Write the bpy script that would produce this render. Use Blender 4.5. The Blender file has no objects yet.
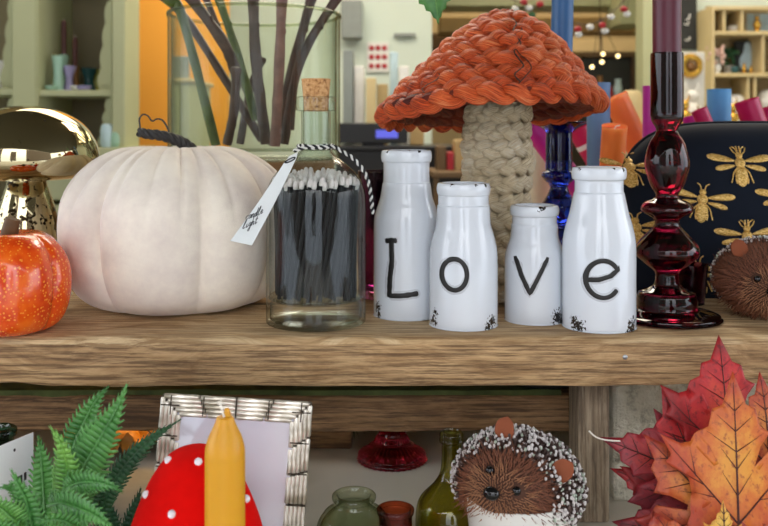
import bpy, bmesh, math, random
from mathutils import Vector, Matrix, noise
R = random.Random(7)
PI = math.pi
C = bpy.context.scene.collection
F = 900.0; E = 1.125            # focal length in pixels, eye height
S = 0.95                        # top of the plank shelf
L = 0.775                       # stone ledge below it
def W(px, py, Y): return Vector(((px-384)/F*Y, Y, E-(py-130)/F*Y))
def lin(h):
    h = h.lstrip('#'); o = []
    for i in (0, 2, 4):
        c = int(h[i:i+2], 16)/255
        o.append(c/12.92 if c <= .04045 else ((c+.055)/1.055)**2.4)
    return (*o, 1)

# ------------------------------------------------------------------ materials
class NT:
    def __init__(s, name):
        s.m = bpy.data.materials.new(name); s.m.use_nodes = True
        s.t = s.m.node_tree; s.n = s.t.nodes; s.n.clear()
        s.out = s.n.new('ShaderNodeOutputMaterial')
    def new(s, typ, **kw):
        n = s.n.new(typ)
        for k, v in kw.items(): setattr(n, k, v)
        return n
    def link(s, a, b): s.t.links.new(a, b)
    def val(s, sock, v):
        if hasattr(v, 'is_output'): s.link(v, sock)
        else: sock.default_value = v
    def coord(s, kind='Object', scale=(1, 1, 1), loc=(0, 0, 0)):
        tc = s.new('ShaderNodeTexCoord'); mp = s.new('ShaderNodeMapping')
        mp.inputs['Scale'].default_value = scale; mp.inputs['Location'].default_value = loc
        s.link(tc.outputs[kind], mp.inputs[0]); return mp.outputs[0]
    def noise(s, vec, scale=5, detail=4, rough=.5, dist=0):
        n = s.new('ShaderNodeTexNoise'); s.link(vec, n.inputs['Vector'])
        n.inputs['Scale'].default_value = scale; n.inputs['Detail'].default_value = detail
        n.inputs['Roughness'].default_value = rough; n.inputs['Distortion'].default_value = dist
        return n.outputs['Fac']
    def vor(s, vec, scale=5, feature='F1', rnd=1):
        n = s.new('ShaderNodeTexVoronoi', feature=feature); s.link(vec, n.inputs['Vector'])
        n.inputs['Scale'].default_value = scale; n.inputs['Randomness'].default_value = rnd
        return n.outputs['Distance']
    def ramp(s, fac, stops, interp='LINEAR'):
        n = s.new('ShaderNodeValToRGB'); s.link(fac, n.inputs[0]); r = n.color_ramp; r.interpolation = interp
        while len(r.elements) < len(stops): r.elements.new(.5)
        for e, (p, c) in zip(r.elements, stops):
            e.position = p; e.color = lin(c) if isinstance(c, str) else (c, c, c, 1)
        return n.outputs[0]
    def mix(s, fac, a, b, mode='MIX'):
        n = s.new('ShaderNodeMix', data_type='RGBA', blend_type=mode)
        s.val(n.inputs[0], fac)
        s.val(n.inputs[6], lin(a) if isinstance(a, str) else a); s.val(n.inputs[7], lin(b) if isinstance(b, str) else b)
        return n.outputs[2]
    def math(s, op, a, b=0):
        n = s.new('ShaderNodeMath', operation=op); s.val(n.inputs[0], a); s.val(n.inputs[1], b); return n.outputs[0]
    def bsdf(s, color='#808080', rough=.5, metal=0, bump=None, bstr=.3, bdist=.002, **kw):
        b = s.new('ShaderNodeBsdfPrincipled')
        s.val(b.inputs['Base Color'], lin(color) if isinstance(color, str) else color)
        s.val(b.inputs['Roughness'], rough); s.val(b.inputs['Metallic'], metal)
        if bump is not None:
            u = s.new('ShaderNodeBump'); u.inputs['Strength'].default_value = bstr; u.inputs['Distance'].default_value = bdist
            s.link(bump, u.inputs['Height']); s.link(u.outputs[0], b.inputs['Normal'])
        for k, v in kw.items(): s.val(b.inputs[k.replace('_', ' ')], v)
        s.link(b.outputs[0], s.out.inputs[0]); return b

def plain(name, color, rough=.5, metal=0, var=.12, vscale=30, bump=0, **kw):
    t = NT(name); v = t.coord(); n = t.noise(v, vscale, 4)
    d = t.ramp(n, [(.3, 1-var), (.7, 1.0)])
    col = t.mix(1.0, color, d, 'MULTIPLY')
    t.bsdf(col, rough, metal, bump=n if bump else None, bstr=bump, bdist=.001, **kw); return t.m

def glass_clear(name, tint='#f4faf4', edge='#b8c8b8', gloss=.03, power=3.0):
    t = NT(name)
    lw = t.new('ShaderNodeLayerWeight'); lw.inputs[0].default_value = .5
    f = t.math('POWER', lw.outputs['Facing'], power)
    col = t.mix(f, tint, edge)
    tr = t.new('ShaderNodeBsdfTransparent'); t.link(col, tr.inputs[0])
    gl = t.new('ShaderNodeBsdfGlossy'); gl.inputs['Roughness'].default_value = .02
    fac = t.math('ADD', t.math('MULTIPLY', t.math('POWER', lw.outputs['Facing'], 4.0), .55), gloss)
    mx = t.new('ShaderNodeMixShader'); t.link(fac, mx.inputs[0]); t.link(tr.outputs[0], mx.inputs[1]); t.link(gl.outputs[0], mx.inputs[2])
    t.link(mx.outputs[0], t.out.inputs[0]); return t.m

def glass_solid(name, color, rough=.01, ior=1.45):
    t = NT(name); t.bsdf(color, rough, Transmission_Weight=1.0, IOR=ior); return t.m

def wood(name, light, mid, dark, grain=1.0, axis=0, seed=0, contrast=.5):
    t = NT(name)
    sc = [16, 16, 16]; sc[axis] = 1.1
    v = t.coord('Object', tuple(x*grain for x in sc), (seed, seed*1.7, seed*.6))
    warp = t.noise(t.coord('Object', (3, 3, 3), (seed, 0, 0)), 2, 2)
    wv = t.new('ShaderNodeVectorMath', operation='ADD'); t.link(v, wv.inputs[0])
    cmb = t.new('ShaderNodeCombineXYZ')
    w2 = t.math('MULTIPLY', warp, 1.7)
    for i in range(3):
        if i != axis: t.link(w2, cmb.inputs[i])
    t.link(cmb.outputs[0], wv.inputs[1])
    n1 = t.noise(wv.outputs[0], 2.2, 8, .68, .2)
    sc2 = [160, 160, 160]; sc2[axis] = 7
    fine = t.noise(t.coord('Object', tuple(sc2)), 2, 5, .7)
    big = t.noise(t.coord('Object', (2.5, 8, 8), (seed+3, 0, 0)), 2.0, 3)
    col = t.ramp(n1, [(.33, dark), (.43, mid), (.53, light), (.62, mid), (.70, light)])
    col = t.mix(t.ramp(fine, [(.41, .85), (.55, 0.0)]), col, dark)
    col = t.mix(t.ramp(big, [(.4, 0.0), (.75, contrast)]), col, dark, 'MULTIPLY')
    # nail-dark knots and checks with shapes of their own
    ks = [30, 30, 30]; ks[axis] = 7
    kn = t.vor(t.coord('Object', tuple(ks), (seed*2, 1, 0)), .55)
    col = t.mix(t.ramp(kn, [(.03, .85), (.10, 0.0)]), col, '#2c2218')
    h = t.mix(.5, n1, fine)
    t.bsdf(col, .72, bump=h, bstr=.8, bdist=.003); return t.m

M = {}
M['plank'] = wood('weathered_pale_wood', '#dcc196', '#c4a274', '#8d6c46', 1.0, 0, 2.0, .25)
M['plank_face'] = wood('browner_plank_face_wood', '#cda97a', '#ad885c', '#664a2e', 1.15, 0, 11.0, .3)  # front-face copy of the plank wood, browner and darker than the top
M['rail'] = wood('dark_brown_wood', '#a9835a', '#8a6742', '#523a24', 1.0, 0, 5.0, .3)
M['mossy'] = plain('green_moss', '#5c6638', .95, var=.5, vscale=60)
M['post'] = wood('grey_brown_wood', '#a8977e', '#8f7c64', '#5c4d3c', 1.0, 2, 9.0, .3)
M['moss'] = None
M['white_glaze'] = None
def m_glaze(name, chips):
    # glazed white ceramic with dark chipped spots at the given object-space places (x, y, z, radius)
    t = NT(name); v = t.coord()
    n = t.noise(v, 420, 3, .65); fac = None
    for (x, y, z, r) in chips:
        d = t.new('ShaderNodeVectorMath', operation='DISTANCE'); t.link(v, d.inputs[0]); d.inputs[1].default_value = (x, y, z)
        k = t.math('SUBTRACT', 1.0, t.math('DIVIDE', d.outputs['Value'], r))
        k = t.math('MAXIMUM', k, 0.0)
        fac = k if fac is None else t.math('MAXIMUM', fac, k)
    fac = t.math('ADD', t.math('MULTIPLY', fac, .34), t.math('MULTIPLY', t.math('MINIMUM', t.math('MULTIPLY', fac, 6.0), 1.0), t.math('SUBTRACT', n, .5)))
    col = t.ramp(fac, [(.16, '#dae0e8'), (.19, '#2a2624')])
    t.bsdf(col, .12, Coat_Weight=.3, bump=t.noise(v, 40, 2), bstr=.06, bdist=.002); return t.m
M['letter'] = plain('black_letter_glaze', '#181716', .5)
M['groove'] = plain('letter_outline_glaze', '#c9ced6', .2)
M['cork'] = None
t = NT('cork'); v = t.coord(); a = t.noise(v, 260, 4, .7); b = t.vor(v, 260)
col = t.ramp(a, [(.33, '#6b4426'), (.46, '#b98552'), (.62, '#d8ab76'), (.75, '#8a5a35')]); t.bsdf(col, .85, bump=a, bstr=.6, bdist=.001); M['cork'] = t.m
M['match_stick'] = plain('charcoal_match_wood', '#15161b', .85, vscale=200)
M['match_head'] = plain('white_match_head', '#e6ddda', .6, vscale=200)
M['clear'] = glass_clear('clear_bottle_glass', '#f8fbfa', '#98a49e', .02, 4.0)
M['vase'] = glass_clear('green_tinged_vase_glass', '#f9fbf7', '#97a592', .010, 3.6)
M['thickglass'] = glass_solid('thick_clear_glass', '#f2f7f5', .0, 1.4)
M['red_glass'] = glass_solid('burgundy_glass', '#5e0a1e', .01, 1.42)
M['cobalt'] = glass_solid('cobalt_blue_glass', '#1c2f9a', .01, 1.42)
M['plum_glass'] = glass_solid('plum_glass', '#8a4a78', .06, 1.3)
M['olive_glass'] = glass_clear('olive_green_glass', '#e9e6a0', '#8f8e24', .05, 2.8)
M['pale_green_glass'] = glass_clear('pale_green_glass', '#edf2e4', '#8a9a7c', .05, 2.8)
M['orange_glass'] = glass_clear('orange_red_glass', '#e8a080', '#8c3018', .06, 2.0)
M['ruby_glass'] = glass_solid('ruby_cut_glass', '#f0405f', .03, 1.45)
M['bottle_green'] = glass_clear('dark_green_glass', '#8fb8a4', '#2c5a48', .06, 2.0)
M['wax_yellow'] = plain('mustard_wax', '#cf9204', .45, var=.06, Subsurface_Weight=.15, Subsurface_Scale=.004)
M['wax_blue'] = plain('blue_wax', '#2a5f94', .4, var=.08, vscale=60)
M['wax_steel'] = plain('steel_blue_wax', '#5d80ab', .5, var=.08)
M['wax_sky'] = plain('sky_blue_wax', '#4f9ad2', .5, var=.08)
M['wax_burgundy'] = plain('burgundy_wax', '#561428', .42, var=.15, vscale=60)
M['wax_orange'] = plain('orange_wax', '#ff8238', .42, var=.06, Subsurface_Weight=.15, Subsurface_Scale=.005)
M['wax_magenta'] = plain('magenta_wax', '#c3129a', .42, var=.08)
M['wax_fuchsia'] = plain('fuchsia_wax', '#c11358', .38, var=.1)
M['wick'] = plain('white_cotton_wick', '#e9e2d6', .9)
M['paper'] = plain('white_card', '#e4e9ea', .6, var=.05)
M['ink'] = plain('black_ink', '#26282c', .6)
M['black_yarn'] = plain('black_yarn', '#1f2126', .9)
M['white_yarn'] = plain('white_yarn', '#e5e5e2', .9)
M['red_felt'] = plain('red_felt', '#d80a06', .95, var=.1, vscale=120, bump=.4, Specular_IOR_Level=.1)
M['white_felt'] = plain('white_pompom', '#eeeaf0', .9)
M['dark_gloss'] = plain('black_glossy_bead', '#0c0c0e', .08)
M['fur'] = plain('brown_bristle', '#80492e', .7, var=.55, vscale=420)
M['fur_face'] = plain('tan_bristle', '#a06c48', .7, var=.5, vscale=420)
M['fur_body'] = plain('dark_brown_felt', '#4d2f20', .9)
M['ear'] = plain('rust_felt', '#8a482a', .85)
M['spine_dark'] = plain('dark_seed_spine', '#4a3630', .5)
M['spine_white'] = plain('frosted_spine_tip', '#cfc8c6', .4)
M['spine_green'] = plain('silver_green_spine_tip', '#a9b4a4', .3, metal=.3)
M['wire'] = plain('dark_wire', '#4a3a30', .5, metal=.4)
M['steel'] = plain('zinc_nail', '#b9bdc2', .3, metal=.9)
# gold mercury glass
def gold(name, lo, hi):
    t = NT(name); v = t.coord()
    k = t.math('ADD', t.noise(v, 190, 2, .5), t.math('MULTIPLY', t.noise(v, 40, 2, .5), .5))
    m = t.ramp(k, [(lo, 0.0), (hi, 1.0)])
    col = t.mix(m, '#b8ac8a', '#2a2114')
    rg = t.mix(m, (.05,)*3+(1,), (.4,)*3+(1,))
    t.bsdf(col, rg, 1.0); return t.m
M['gold_cap'] = gold('gold_mercury_glass', .98, 1.03)
M['gold_stem'] = gold('speckled_gold_mercury_glass', .83, .87)
# pumpkins
t = NT('speckled_orange_pumpkin'); v = t.coord()
a = t.vor(v, 330); n = t.noise(v, 60, 3)
base = t.ramp(n, [(.3, '#cf3206'), (.5, '#e34d0c'), (.7, '#ee6a17')])
col = t.mix(t.ramp(t.math('ADD', a, t.math('MULTIPLY', n, .5)), [(.46, .8), (.60, 0.0)]), base, '#f6a037')
t.bsdf(col, .22, Coat_Weight=.5, bump=a, bstr=.12, bdist=.001); M['orange_pumpkin'] = t.m
t = NT('ivory_velvet'); v = t.coord()
n = t.mix(.5, t.noise(v, 900, 3, .6), t.noise(v, 120, 4, .6)); b = t.noise(v, 14, 5, .65)
col = t.mix(t.ramp(b, [(.35, 0.0), (.65, 1.0)]), '#e2d4cb', '#fdf3e4')
t.bsdf(col, .85, bump=n, bstr=.35, bdist=.001, Sheen_Weight=.35, Sheen_Roughness=.5); M['velvet_white'] = t.m
M['leather'] = plain('dark_grey_twisted_cord', '#3b3a3b', .55, var=.3, vscale=80, bump=.5)
M['stub'] = plain('brown_gold_stub', '#6b4a24', .6, var=.4, vscale=80)
# straw braids: fibres run along the strand (uv.x)
def straw(name, a, b, c, d):
    t = NT(name); uv = t.new('ShaderNodeUVMap')
    mp = t.new('ShaderNodeMapping'); mp.inputs['Scale'].default_value = (3.5, 26, 1); t.link(uv.outputs[0], mp.inputs[0])
    n = t.noise(mp.outputs[0], 1.0, 5, .6)
    o = t.noise(t.coord(), 22, 3, .5)
    f = t.math('ADD', t.math('MULTIPLY', n, .7), t.math('MULTIPLY', o, .3))
    col = t.ramp(f, [(.38, a), (.46, b), (.54, c), (.63, d)])
    t.bsdf(col, .55, bump=n, bstr=1.0, bdist=.004); return t.m
M['straw_orange'] = straw('orange_dyed_straw', '#7a2208', '#d84c16', '#f46e30', '#ffa56c')
M['straw_red'] = straw('dark_red_straw', '#4a1410', '#6d2114', '#8c321a', '#a34a28')
M['straw_cream'] = straw('cream_straw', '#b59a6c', '#ecd6ac', '#f8e8c8', '#fff8e8')
M['lining'] = plain('grey_card_lining', '#5c5a58', .8)
M['velvet_navy'] = plain('navy_black_velvet', '#101826', .85, var=.3, vscale=25, Sheen_Weight=.08, Sheen_Roughness=.4, Specular_IOR_Level=.2)
t = NT('gold_embroidery'); v = t.coord('Object', (1, 1, 4)); n = t.noise(v, 420, 3)
t.bsdf(t.ramp(n, [(.35, '#a87a28'), (.5, '#deb25a'), (.66, '#ffe09a')]), .38, .35, bump=n, bstr=.5, bdist=.001); M['gold_thread'] = t.m
# leaves
def leafmat(name, edge, mid, core, spot):
    t = NT(name); uv = t.new('ShaderNodeUVMap')
    sep = t.new('ShaderNodeSeparateXYZ'); t.link(uv.outputs[0], sep.inputs[0])
    d = t.new('ShaderNodeVectorMath', operation='DISTANCE'); t.link(uv.outputs[0], d.inputs[0]); d.inputs[1].default_value = (0, .45, 0)
    n = t.noise(uv.outputs[0], 5, 5, .65); n2 = t.noise(uv.outputs[0], 16, 4, .6)
    f = t.math('ADD', t.math('MULTIPLY', d.outputs['Value'], 1.1), t.math('MULTIPLY', t.math('SUBTRACT', n, .5), 1.1))
    col = t.ramp(f, [(.08, core), (.34, mid), (.66, edge)])
    col = t.mix(t.ramp(n2, [(.55, 0.0), (.68, .8)]), col, spot)
    t.bsdf(col, .5, bump=n2, bstr=.25, bdist=.001); return t.m
M['leaf_red'] = leafmat('red_maple_leaf', '#8c1418', '#c0262a', '#d2452e', '#5c1018')
M['leaf_orange'] = leafmat('orange_maple_leaf', '#b04020', '#c96a26', '#d99334', '#8c3420')
M['leaf_wine'] = leafmat('wine_maple_leaf', '#741824', '#9c222c', '#b43028', '#481220')
M['leaf_mix'] = leafmat('russet_maple_leaf', '#97281d', '#b8552a', '#cc7d34', '#6c2320')
M['leaf_yellow'] = leafmat('yellow_maple_leaf', '#c9852c', '#e0ad45', '#e8c25c', '#a85a20')
M['leaf_vein'] = plain('dark_leaf_vein', '#4a1c16', .6)
def greenmat(name, a, b):
    t = NT(name); uv = t.coord(); n = t.noise(uv, 45, 4, .6)
    bs = t.bsdf(t.ramp(n, [(.3, a), (.7, b)]), .42, bump=n, bstr=.2, bdist=.001); return t.m
M['fern'] = greenmat('fern_green', '#2a6328', '#5c984a')
M['fern_dark'] = greenmat('dark_fern_green', '#143c22', '#2c5c34')
M['fern_light'] = greenmat('light_fern_green', '#3f7a34', '#74a84a')
M['stem_green'] = greenmat('green_stem', '#3a4a1c', '#5b6b2c')
M['stem_brown'] = plain('brown_stem', '#57423a', .5, var=.5, vscale=60)
M['stem_pink'] = plain('mauve_stem', '#94706a', .5, var=.4, vscale=60)
# frame metal
t = NT('antique_silver'); v = t.coord(); n = t.noise(v, 60, 3)
t.bsdf(t.ramp(n, [(.35, '#a89f8c'), (.6, '#e8e2d6')]), .32, .6); M['silver'] = t.m
M['silver_dark'] = plain('tarnished_silver_wire', '#544b40', .4, metal=.6)
t = NT('lilac_grey_print'); v = t.coord('Object', (8, 8, 8)); n = t.noise(v, 1.2, 2)
t.bsdf(t.ramp(n, [(.35, '#c2c1cf'), (.6, '#dcdbe4')]), .08, Coat_Weight=.6); M['print'] = t.m
# architecture
t = NT('pale_stone_ledge'); v = t.coord(); n = t.noise(v, 7, 5, .6); n2 = t.noise(v, 2.6, 3)
col = t.mix(t.ramp(n2, [(.52, 0.0), (.58, .8)]), t.ramp(n, [(.3, '#a39c8c'), (.7, '#c6c0ae')]), '#e6e2d4')
t.bsdf(col, .75, bump=n, bstr=.3); M['stone'] = t.m
t = NT('rough_render_wall'); v = t.coord(); n = t.noise(v, 55, 6, .7); n2 = t.noise(v, 5, 3)
t.bsdf(t.mix(t.ramp(n2, [(.4, 0.0), (.65, .7)]), t.ramp(n, [(.34, '#8f8b78'), (.44, '#d8d3bd'), (.65, '#f0ebda')]), '#d6d1bd'), .9, bump=n, bstr=1.0, bdist=.012); M['render'] = t.m
M['added_facade'] = plain('brown_added_front', '#5a4f46', .85, vscale=3)
M['pave'] = plain('grey_paving', '#a5a29a', .85, vscale=6)
M['canopy'] = plain('dark_timber_canopy', '#4a4636', .8)
M['mint'] = plain('pale_mint_paint', '#d3dfd2', .7, var=.05, vscale=3)
M['cream'] = plain('cream_green_paint', '#b4b68e', .6, var=.06, vscale=4)
M['cabinet_back'] = plain('taupe_cabinet_lining', '#7a6f52', .7, var=.06, vscale=4)
M['orange_wall'] = plain('orange_yellow_paint', '#ffb03e', .7, var=.06, vscale=2)
M['umber'] = plain('dark_brown_trim', '#4a3420', .6)
M['tan'] = plain('tan_timber', '#b99a68', .6, var=.15, vscale=4)
M['brown'] = plain('brown_timber', '#6d5334', .6, var=.2, vscale=4)
M['beige'] = plain('beige_paint', '#c9b58e', .7, var=.08, vscale=3)
M['floor'] = plain('grey_floor', '#6b655a', .5, vscale=3)
M['black'] = plain('black_plastic', '#17181a', .4)
M['board'] = plain('blackboard', '#2b2d2c', .7, var=.3, vscale=14)
M['grey'] = plain('grey_plastic', '#8d9490', .5)
M['pale_wood'] = plain('pale_birch', '#d6c08e', .55, var=.12, vscale=8)
M['shelf_back'] = plain('ochre_shelf_lining', '#b59c6a', .7)
M['goldpaint'] = plain('shiny_gold', '#d9ab4c', .25, metal=.8)
M['white'] = plain('white_ceramic', '#e6e4de', .3)
M['pink'] = plain('pale_pink', '#e6c2b4', .7)
M['teal'] = plain('dark_teal_glass', '#1f4a4c', .15)
M['lime'] = plain('olive_lime', '#a8a83a', .4)
M['minty'] = plain('mint_glass', '#9fc4ae', .15)
M['lilac'] = plain('lilac_glass', '#9a92b8', .15)
M['amberish'] = plain('amber_brown_glass', '#8a6238', .15)
M['taperbrown'] = plain('oxblood_wax', '#56302c', .5)
M['redbauble'] = plain('red_bauble', '#b01e28', .3)
M['poster_blue'] = plain('pale_blue_print', '#bcd4de', .6)
M['leafgreen'] = plain('deep_green', '#3d6b42', .7)
M['crate'] = plain('rough_crate_wood', '#8b6c48', .8, vscale=12)
M['amber_gauze'] = plain('amber_gauze', '#c9862c', .5, var=.4, vscale=40)
def emit(name, color, st):
    t = NT(name); e = t.new('ShaderNodeEmission'); e.inputs[0].default_value = lin(color); e.inputs[1].default_value = st
    t.link(e.outputs[0], t.out.inputs[0]); return t.m
M['screen'] = emit('lit_blue_screen', '#6f72e8', 1.0)
M['bulb'] = emit('warm_bulb', '#ffe2a0', 4.0)

# ------------------------------------------------------------------ mesh builder
class MB:
    def __init__(s): s.v = []; s.f = []; s.uv = []; s.mi = []; s.cur = 0
    def add(s, vs, fs, uvs=None, xf=None):
        o = len(s.v)
        s.v += [tuple(xf @ Vector(p)) if xf else tuple(p) for p in vs]
        for f in fs:
            s.f.append(tuple(i+o for i in f)); s.mi.append(s.cur)
            s.uv.append([uvs[i] for i in f] if uvs else [(0, 0)]*len(f))
        return s
    def box(s, x0, x1, y0, y1, z0, z1, b=0, xf=None):
        if b <= 0:
            v = [(x, y, z) for x in (x0, x1) for y in (y0, y1) for z in (z0, z1)]
            return s.add(v, [(0, 1, 3, 2), (4, 6, 7, 5), (0, 4, 5, 1), (2, 3, 7, 6), (0, 2, 6, 4), (1, 5, 7, 3)], xf=xf)
        bm = bmesh.new(); bmesh.ops.create_cube(bm, size=1)
        for q in bm.verts:
            q.co = Vector(((x0+x1)/2+q.co.x*(x1-x0), (y0+y1)/2+q.co.y*(y1-y0), (z0+z1)/2+q.co.z*(z1-z0)))
        bmesh.ops.bevel(bm, geom=list(bm.edges), offset=b, segments=2, affect='EDGES', profile=.5)
        return s.bm(bm, xf)
    def bm(s, bm, xf=None):
        bm.verts.index_update()
        s.add([tuple(q.co) for q in bm.verts], [tuple(q.index for q in f.verts) for f in bm.faces], xf=xf); bm.free(); return s
    def lathe(s, prof, n=48, mod=None, xf=None, arc=2*PI):
        vs = []; uvs = []; m = len(prof); full = abs(arc-2*PI) < 1e-6
        for i in range(n):
            a = arc*i/n
            for j, (r, z) in enumerate(prof):
                p = Vector((r*math.cos(a), r*math.sin(a), z))
                if mod: p = Vector(mod(p, a, j))
                vs.append(p); uvs.append((i/n, j/m))
        fs = []
        for i in range(n):
            i2 = (i+1) % n
            for j in range(m-1):
                a, b, c, d = i*m+j, i2*m+j, i2*m+j+1, i*m+j+1
                if prof[j][0] < 1e-9: fs.append((a, c, d))
                elif prof[j+1][0] < 1e-9: fs.append((a, b, d))
                else: fs.append((a, b, c, d))
        s.add(vs, fs, uvs, xf); return s
    def tube(s, pts, rad, n=8, flat=1.0, up=None, caps=True, xf=None, ulen=None):
        pts = [Vector(p) for p in pts]; k = len(pts)
        if not hasattr(rad, '__len__'): rad = [rad]*k
        T = []
        for i in range(k):
            d = pts[min(i+1, k-1)]-pts[max(i-1, 0)]
            T.append(d.normalized() if d.length > 0 else Vector((0, 0, 1)))
        if up is None:
            u = Vector((0, 0, 1)) if abs(T[0].z) < .9 else Vector((1, 0, 0))
        vs = []; uvs = []; d = 0
        for i in range(k):
            if up is not None: u = Vector(up[i] if isinstance(up, list) else up)
            u = (u-T[i]*u.dot(T[i]))
            u = u.normalized() if u.length > 1e-9 else Vector((1, 0, 0))
            w = T[i].cross(u)
            if i: d += (pts[i]-pts[i-1]).length
            for q in range(n):
                a = 2*PI*q/n
                vs.append(pts[i]+(u*math.cos(a)*flat+w*math.sin(a))*rad[i]); uvs.append((d/.06, abs(q/n-.5)*2))
        fs = [(i*n+q, i*n+(q+1) % n, (i+1)*n+(q+1) % n, (i+1)*n+q) for i in range(k-1) for q in range(n)]
        if caps: fs += [tuple(range(n))[::-1], tuple((k-1)*n+q for q in range(n))]
        s.add(vs, fs, uvs, xf); return s
    def ball(s, c, r, n=12, m=8, sc=(1, 1, 1), xf=None):
        prof = [(math.sin(PI*j/m)*1.0 if 0 < j < m else 0, -math.cos(PI*j/m)) for j in range(m+1)]
        q = Matrix.Translation(c) @ Matrix.Diagonal((r*sc[0], r*sc[1], r*sc[2], 1))
        return s.lathe(prof, n, xf=(xf @ q) if xf else q)
    def build(s, name, mats, parent=None, loc=(0, 0, 0), rot=(0, 0, 0), smooth=True, ang=40, label=None):
        me = bpy.data.meshes.new(name); me.from_pydata(s.v, [], s.f)
        mats = mats if isinstance(mats, (list, tuple)) else [mats]
        for m in mats: me.materials.append(M[m] if isinstance(m, str) else m)
        uvl = me.uv_layers.new(name='UVMap')
        for p, uv, mi in zip(me.polygons, s.uv, s.mi):
            p.material_index = mi; p.use_smooth = smooth
            for li, q in zip(p.loop_indices, uv): uvl.data[li].uv = q
        me.update()
        bm = bmesh.new(); bm.from_mesh(me); bmesh.ops.recalc_face_normals(bm, faces=bm.faces); bm.to_mesh(me); bm.free()
        if smooth: me.set_sharp_from_angle(angle=math.radians(ang))
        o = bpy.data.objects.new(name, me); C.objects.link(o); o.location = loc; o.rotation_euler = rot
        if parent: o.parent = parent
        if label: o['label'] = label
        return o
def tag(o, label, cat, group=None):
    o['label'] = label; o['category'] = cat
    if group: o['group'] = group
    return o
def thing(name, label, cat, loc=(0, 0, 0), rot=(0, 0, 0), group=None):
    o = bpy.data.objects.new(name, None); C.objects.link(o); o.empty_display_size = .02
    o.location = loc; o.rotation_euler = rot
    return tag(o, label, cat, group)
def struct(o): o['kind'] = 'structure'; return o
def lerp_prof(prof, k=6):
    # Catmull-Rom smoothing of a lathe profile
    P = [Vector((r, z, 0)) for r, z in prof]; out = []; lo_ = min(z for r, z in prof)
    for i in range(len(P)-1):
        a, b, c, d = P[max(i-1, 0)], P[i], P[i+1], P[min(i+2, len(P)-1)]
        for q in range(k):
            t = q/k
            p = .5*((2*b)+(c-a)*t+(2*a-5*b+4*c-d)*t*t+(3*b-a-3*c+d)*t**3)
            out.append((max(p.x, 0), max(p.y, lo_)))
    out.append(prof[-1]); return out
def smooth_path(pts, k=8):
    P = [Vector(p) for p in pts]; out = []
    for i in range(len(P)-1):
        a, b, c, d = P[max(i-1, 0)], P[i], P[i+1], P[min(i+2, len(P)-1)]
        for q in range(k):
            t = q/k
            out.append(.5*((2*b)+(c-a)*t+(2*a-5*b+4*c-d)*t*t+(3*b-a-3*c+d)*t**3))
    out.append(P[-1]); return out
def cm(prof): return [(r/100, z/100) for r, z in prof]

# ------------------------------------------------------------------ camera, world, light
cam = bpy.data.cameras.new('camera'); co = bpy.data.objects.new('camera', cam); C.objects.link(co)
co.location = (0, 0, E); co.rotation_euler = (PI/2, 0, 0)
cam.sensor_width = 36; cam.lens = 36*F/768; cam.shift_y = -133/768; cam.clip_start = .02
cam.dof.use_dof = True; cam.dof.focus_distance = .75; cam.dof.aperture_fstop = 11
sc = bpy.context.scene; sc.camera = co
sc.view_settings.view_transform = 'Standard'; sc.view_settings.look = 'None'; sc.view_settings.gamma = 1; sc.view_settings.exposure = 0.0
w = bpy.data.worlds.new('World'); sc.world = w; w.use_nodes = True
nt = w.node_tree; nt.nodes.clear()
wo = nt.nodes.new('ShaderNodeOutputWorld'); bg = nt.nodes.new('ShaderNodeBackground'); tc = nt.nodes.new('ShaderNodeTexCoord')
sp = nt.nodes.new('ShaderNodeSeparateXYZ'); rp = nt.nodes.new('ShaderNodeValToRGB'); nz = nt.nodes.new('ShaderNodeTexNoise')
nz.inputs['Scale'].default_value = 2.5; nz.inputs['Detail'].default_value = 4
ad = nt.nodes.new('ShaderNodeMath'); ad.operation = 'MULTIPLY_ADD'; ad.inputs[1].default_value = .35
nt.links.new(tc.outputs['Generated'], sp.inputs[0]); nt.links.new(tc.outputs['Generated'], nz.inputs[0])
nt.links.new(nz.outputs[0], ad.inputs[0]); nt.links.new(sp.outputs[2], ad.inputs[2])
for e, (p, c) in zip([rp.color_ramp.elements[0], rp.color_ramp.elements[1]], [(.15, '#b4bcc6'), (.75, '#fbfcff')]): e.position = p; e.color = lin(c)
nt.links.new(ad.outputs[0], rp.inputs[0]); nt.links.new(rp.outputs[0], bg.inputs[0]); bg.inputs[1].default_value = 5.0
nt.links.new(bg.outputs[0], wo.inputs[0])
def area(name, loc, size, power, color, target=None, sy=None):
    d = bpy.data.lights.new(name, 'AREA'); d.energy = power; d.color = lin(color)[:3]; d.shape = 'RECTANGLE'; d.size = size; d.size_y = sy or size
    o = bpy.data.objects.new(name, d); C.objects.link(o); o.location = loc
    o.rotation_euler = ((Vector(target)-Vector(loc)).to_track_quat('-Z', 'Y').to_euler()) if target else (0, 0, 0)
    return o
area('ceiling_lamp_warm', (.9, 5.6, 2.7), 1.2, 36, '#ffe8c4')
area('ceiling_lamp_entry', (-.4, 3.2, 2.7), 1.6, 42, '#fff4e0')
area('ceiling_lamp_side', (1.4, 3.2, 2.7), 1.2, 22, '#fff0d8')
area('added_candle_fill', (.25, 1.95, 2.1), .5, 9, '#fff2dc', (.2, 1.15, 1.0))  # unseen fill light added to brighten the candles at the back


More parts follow.
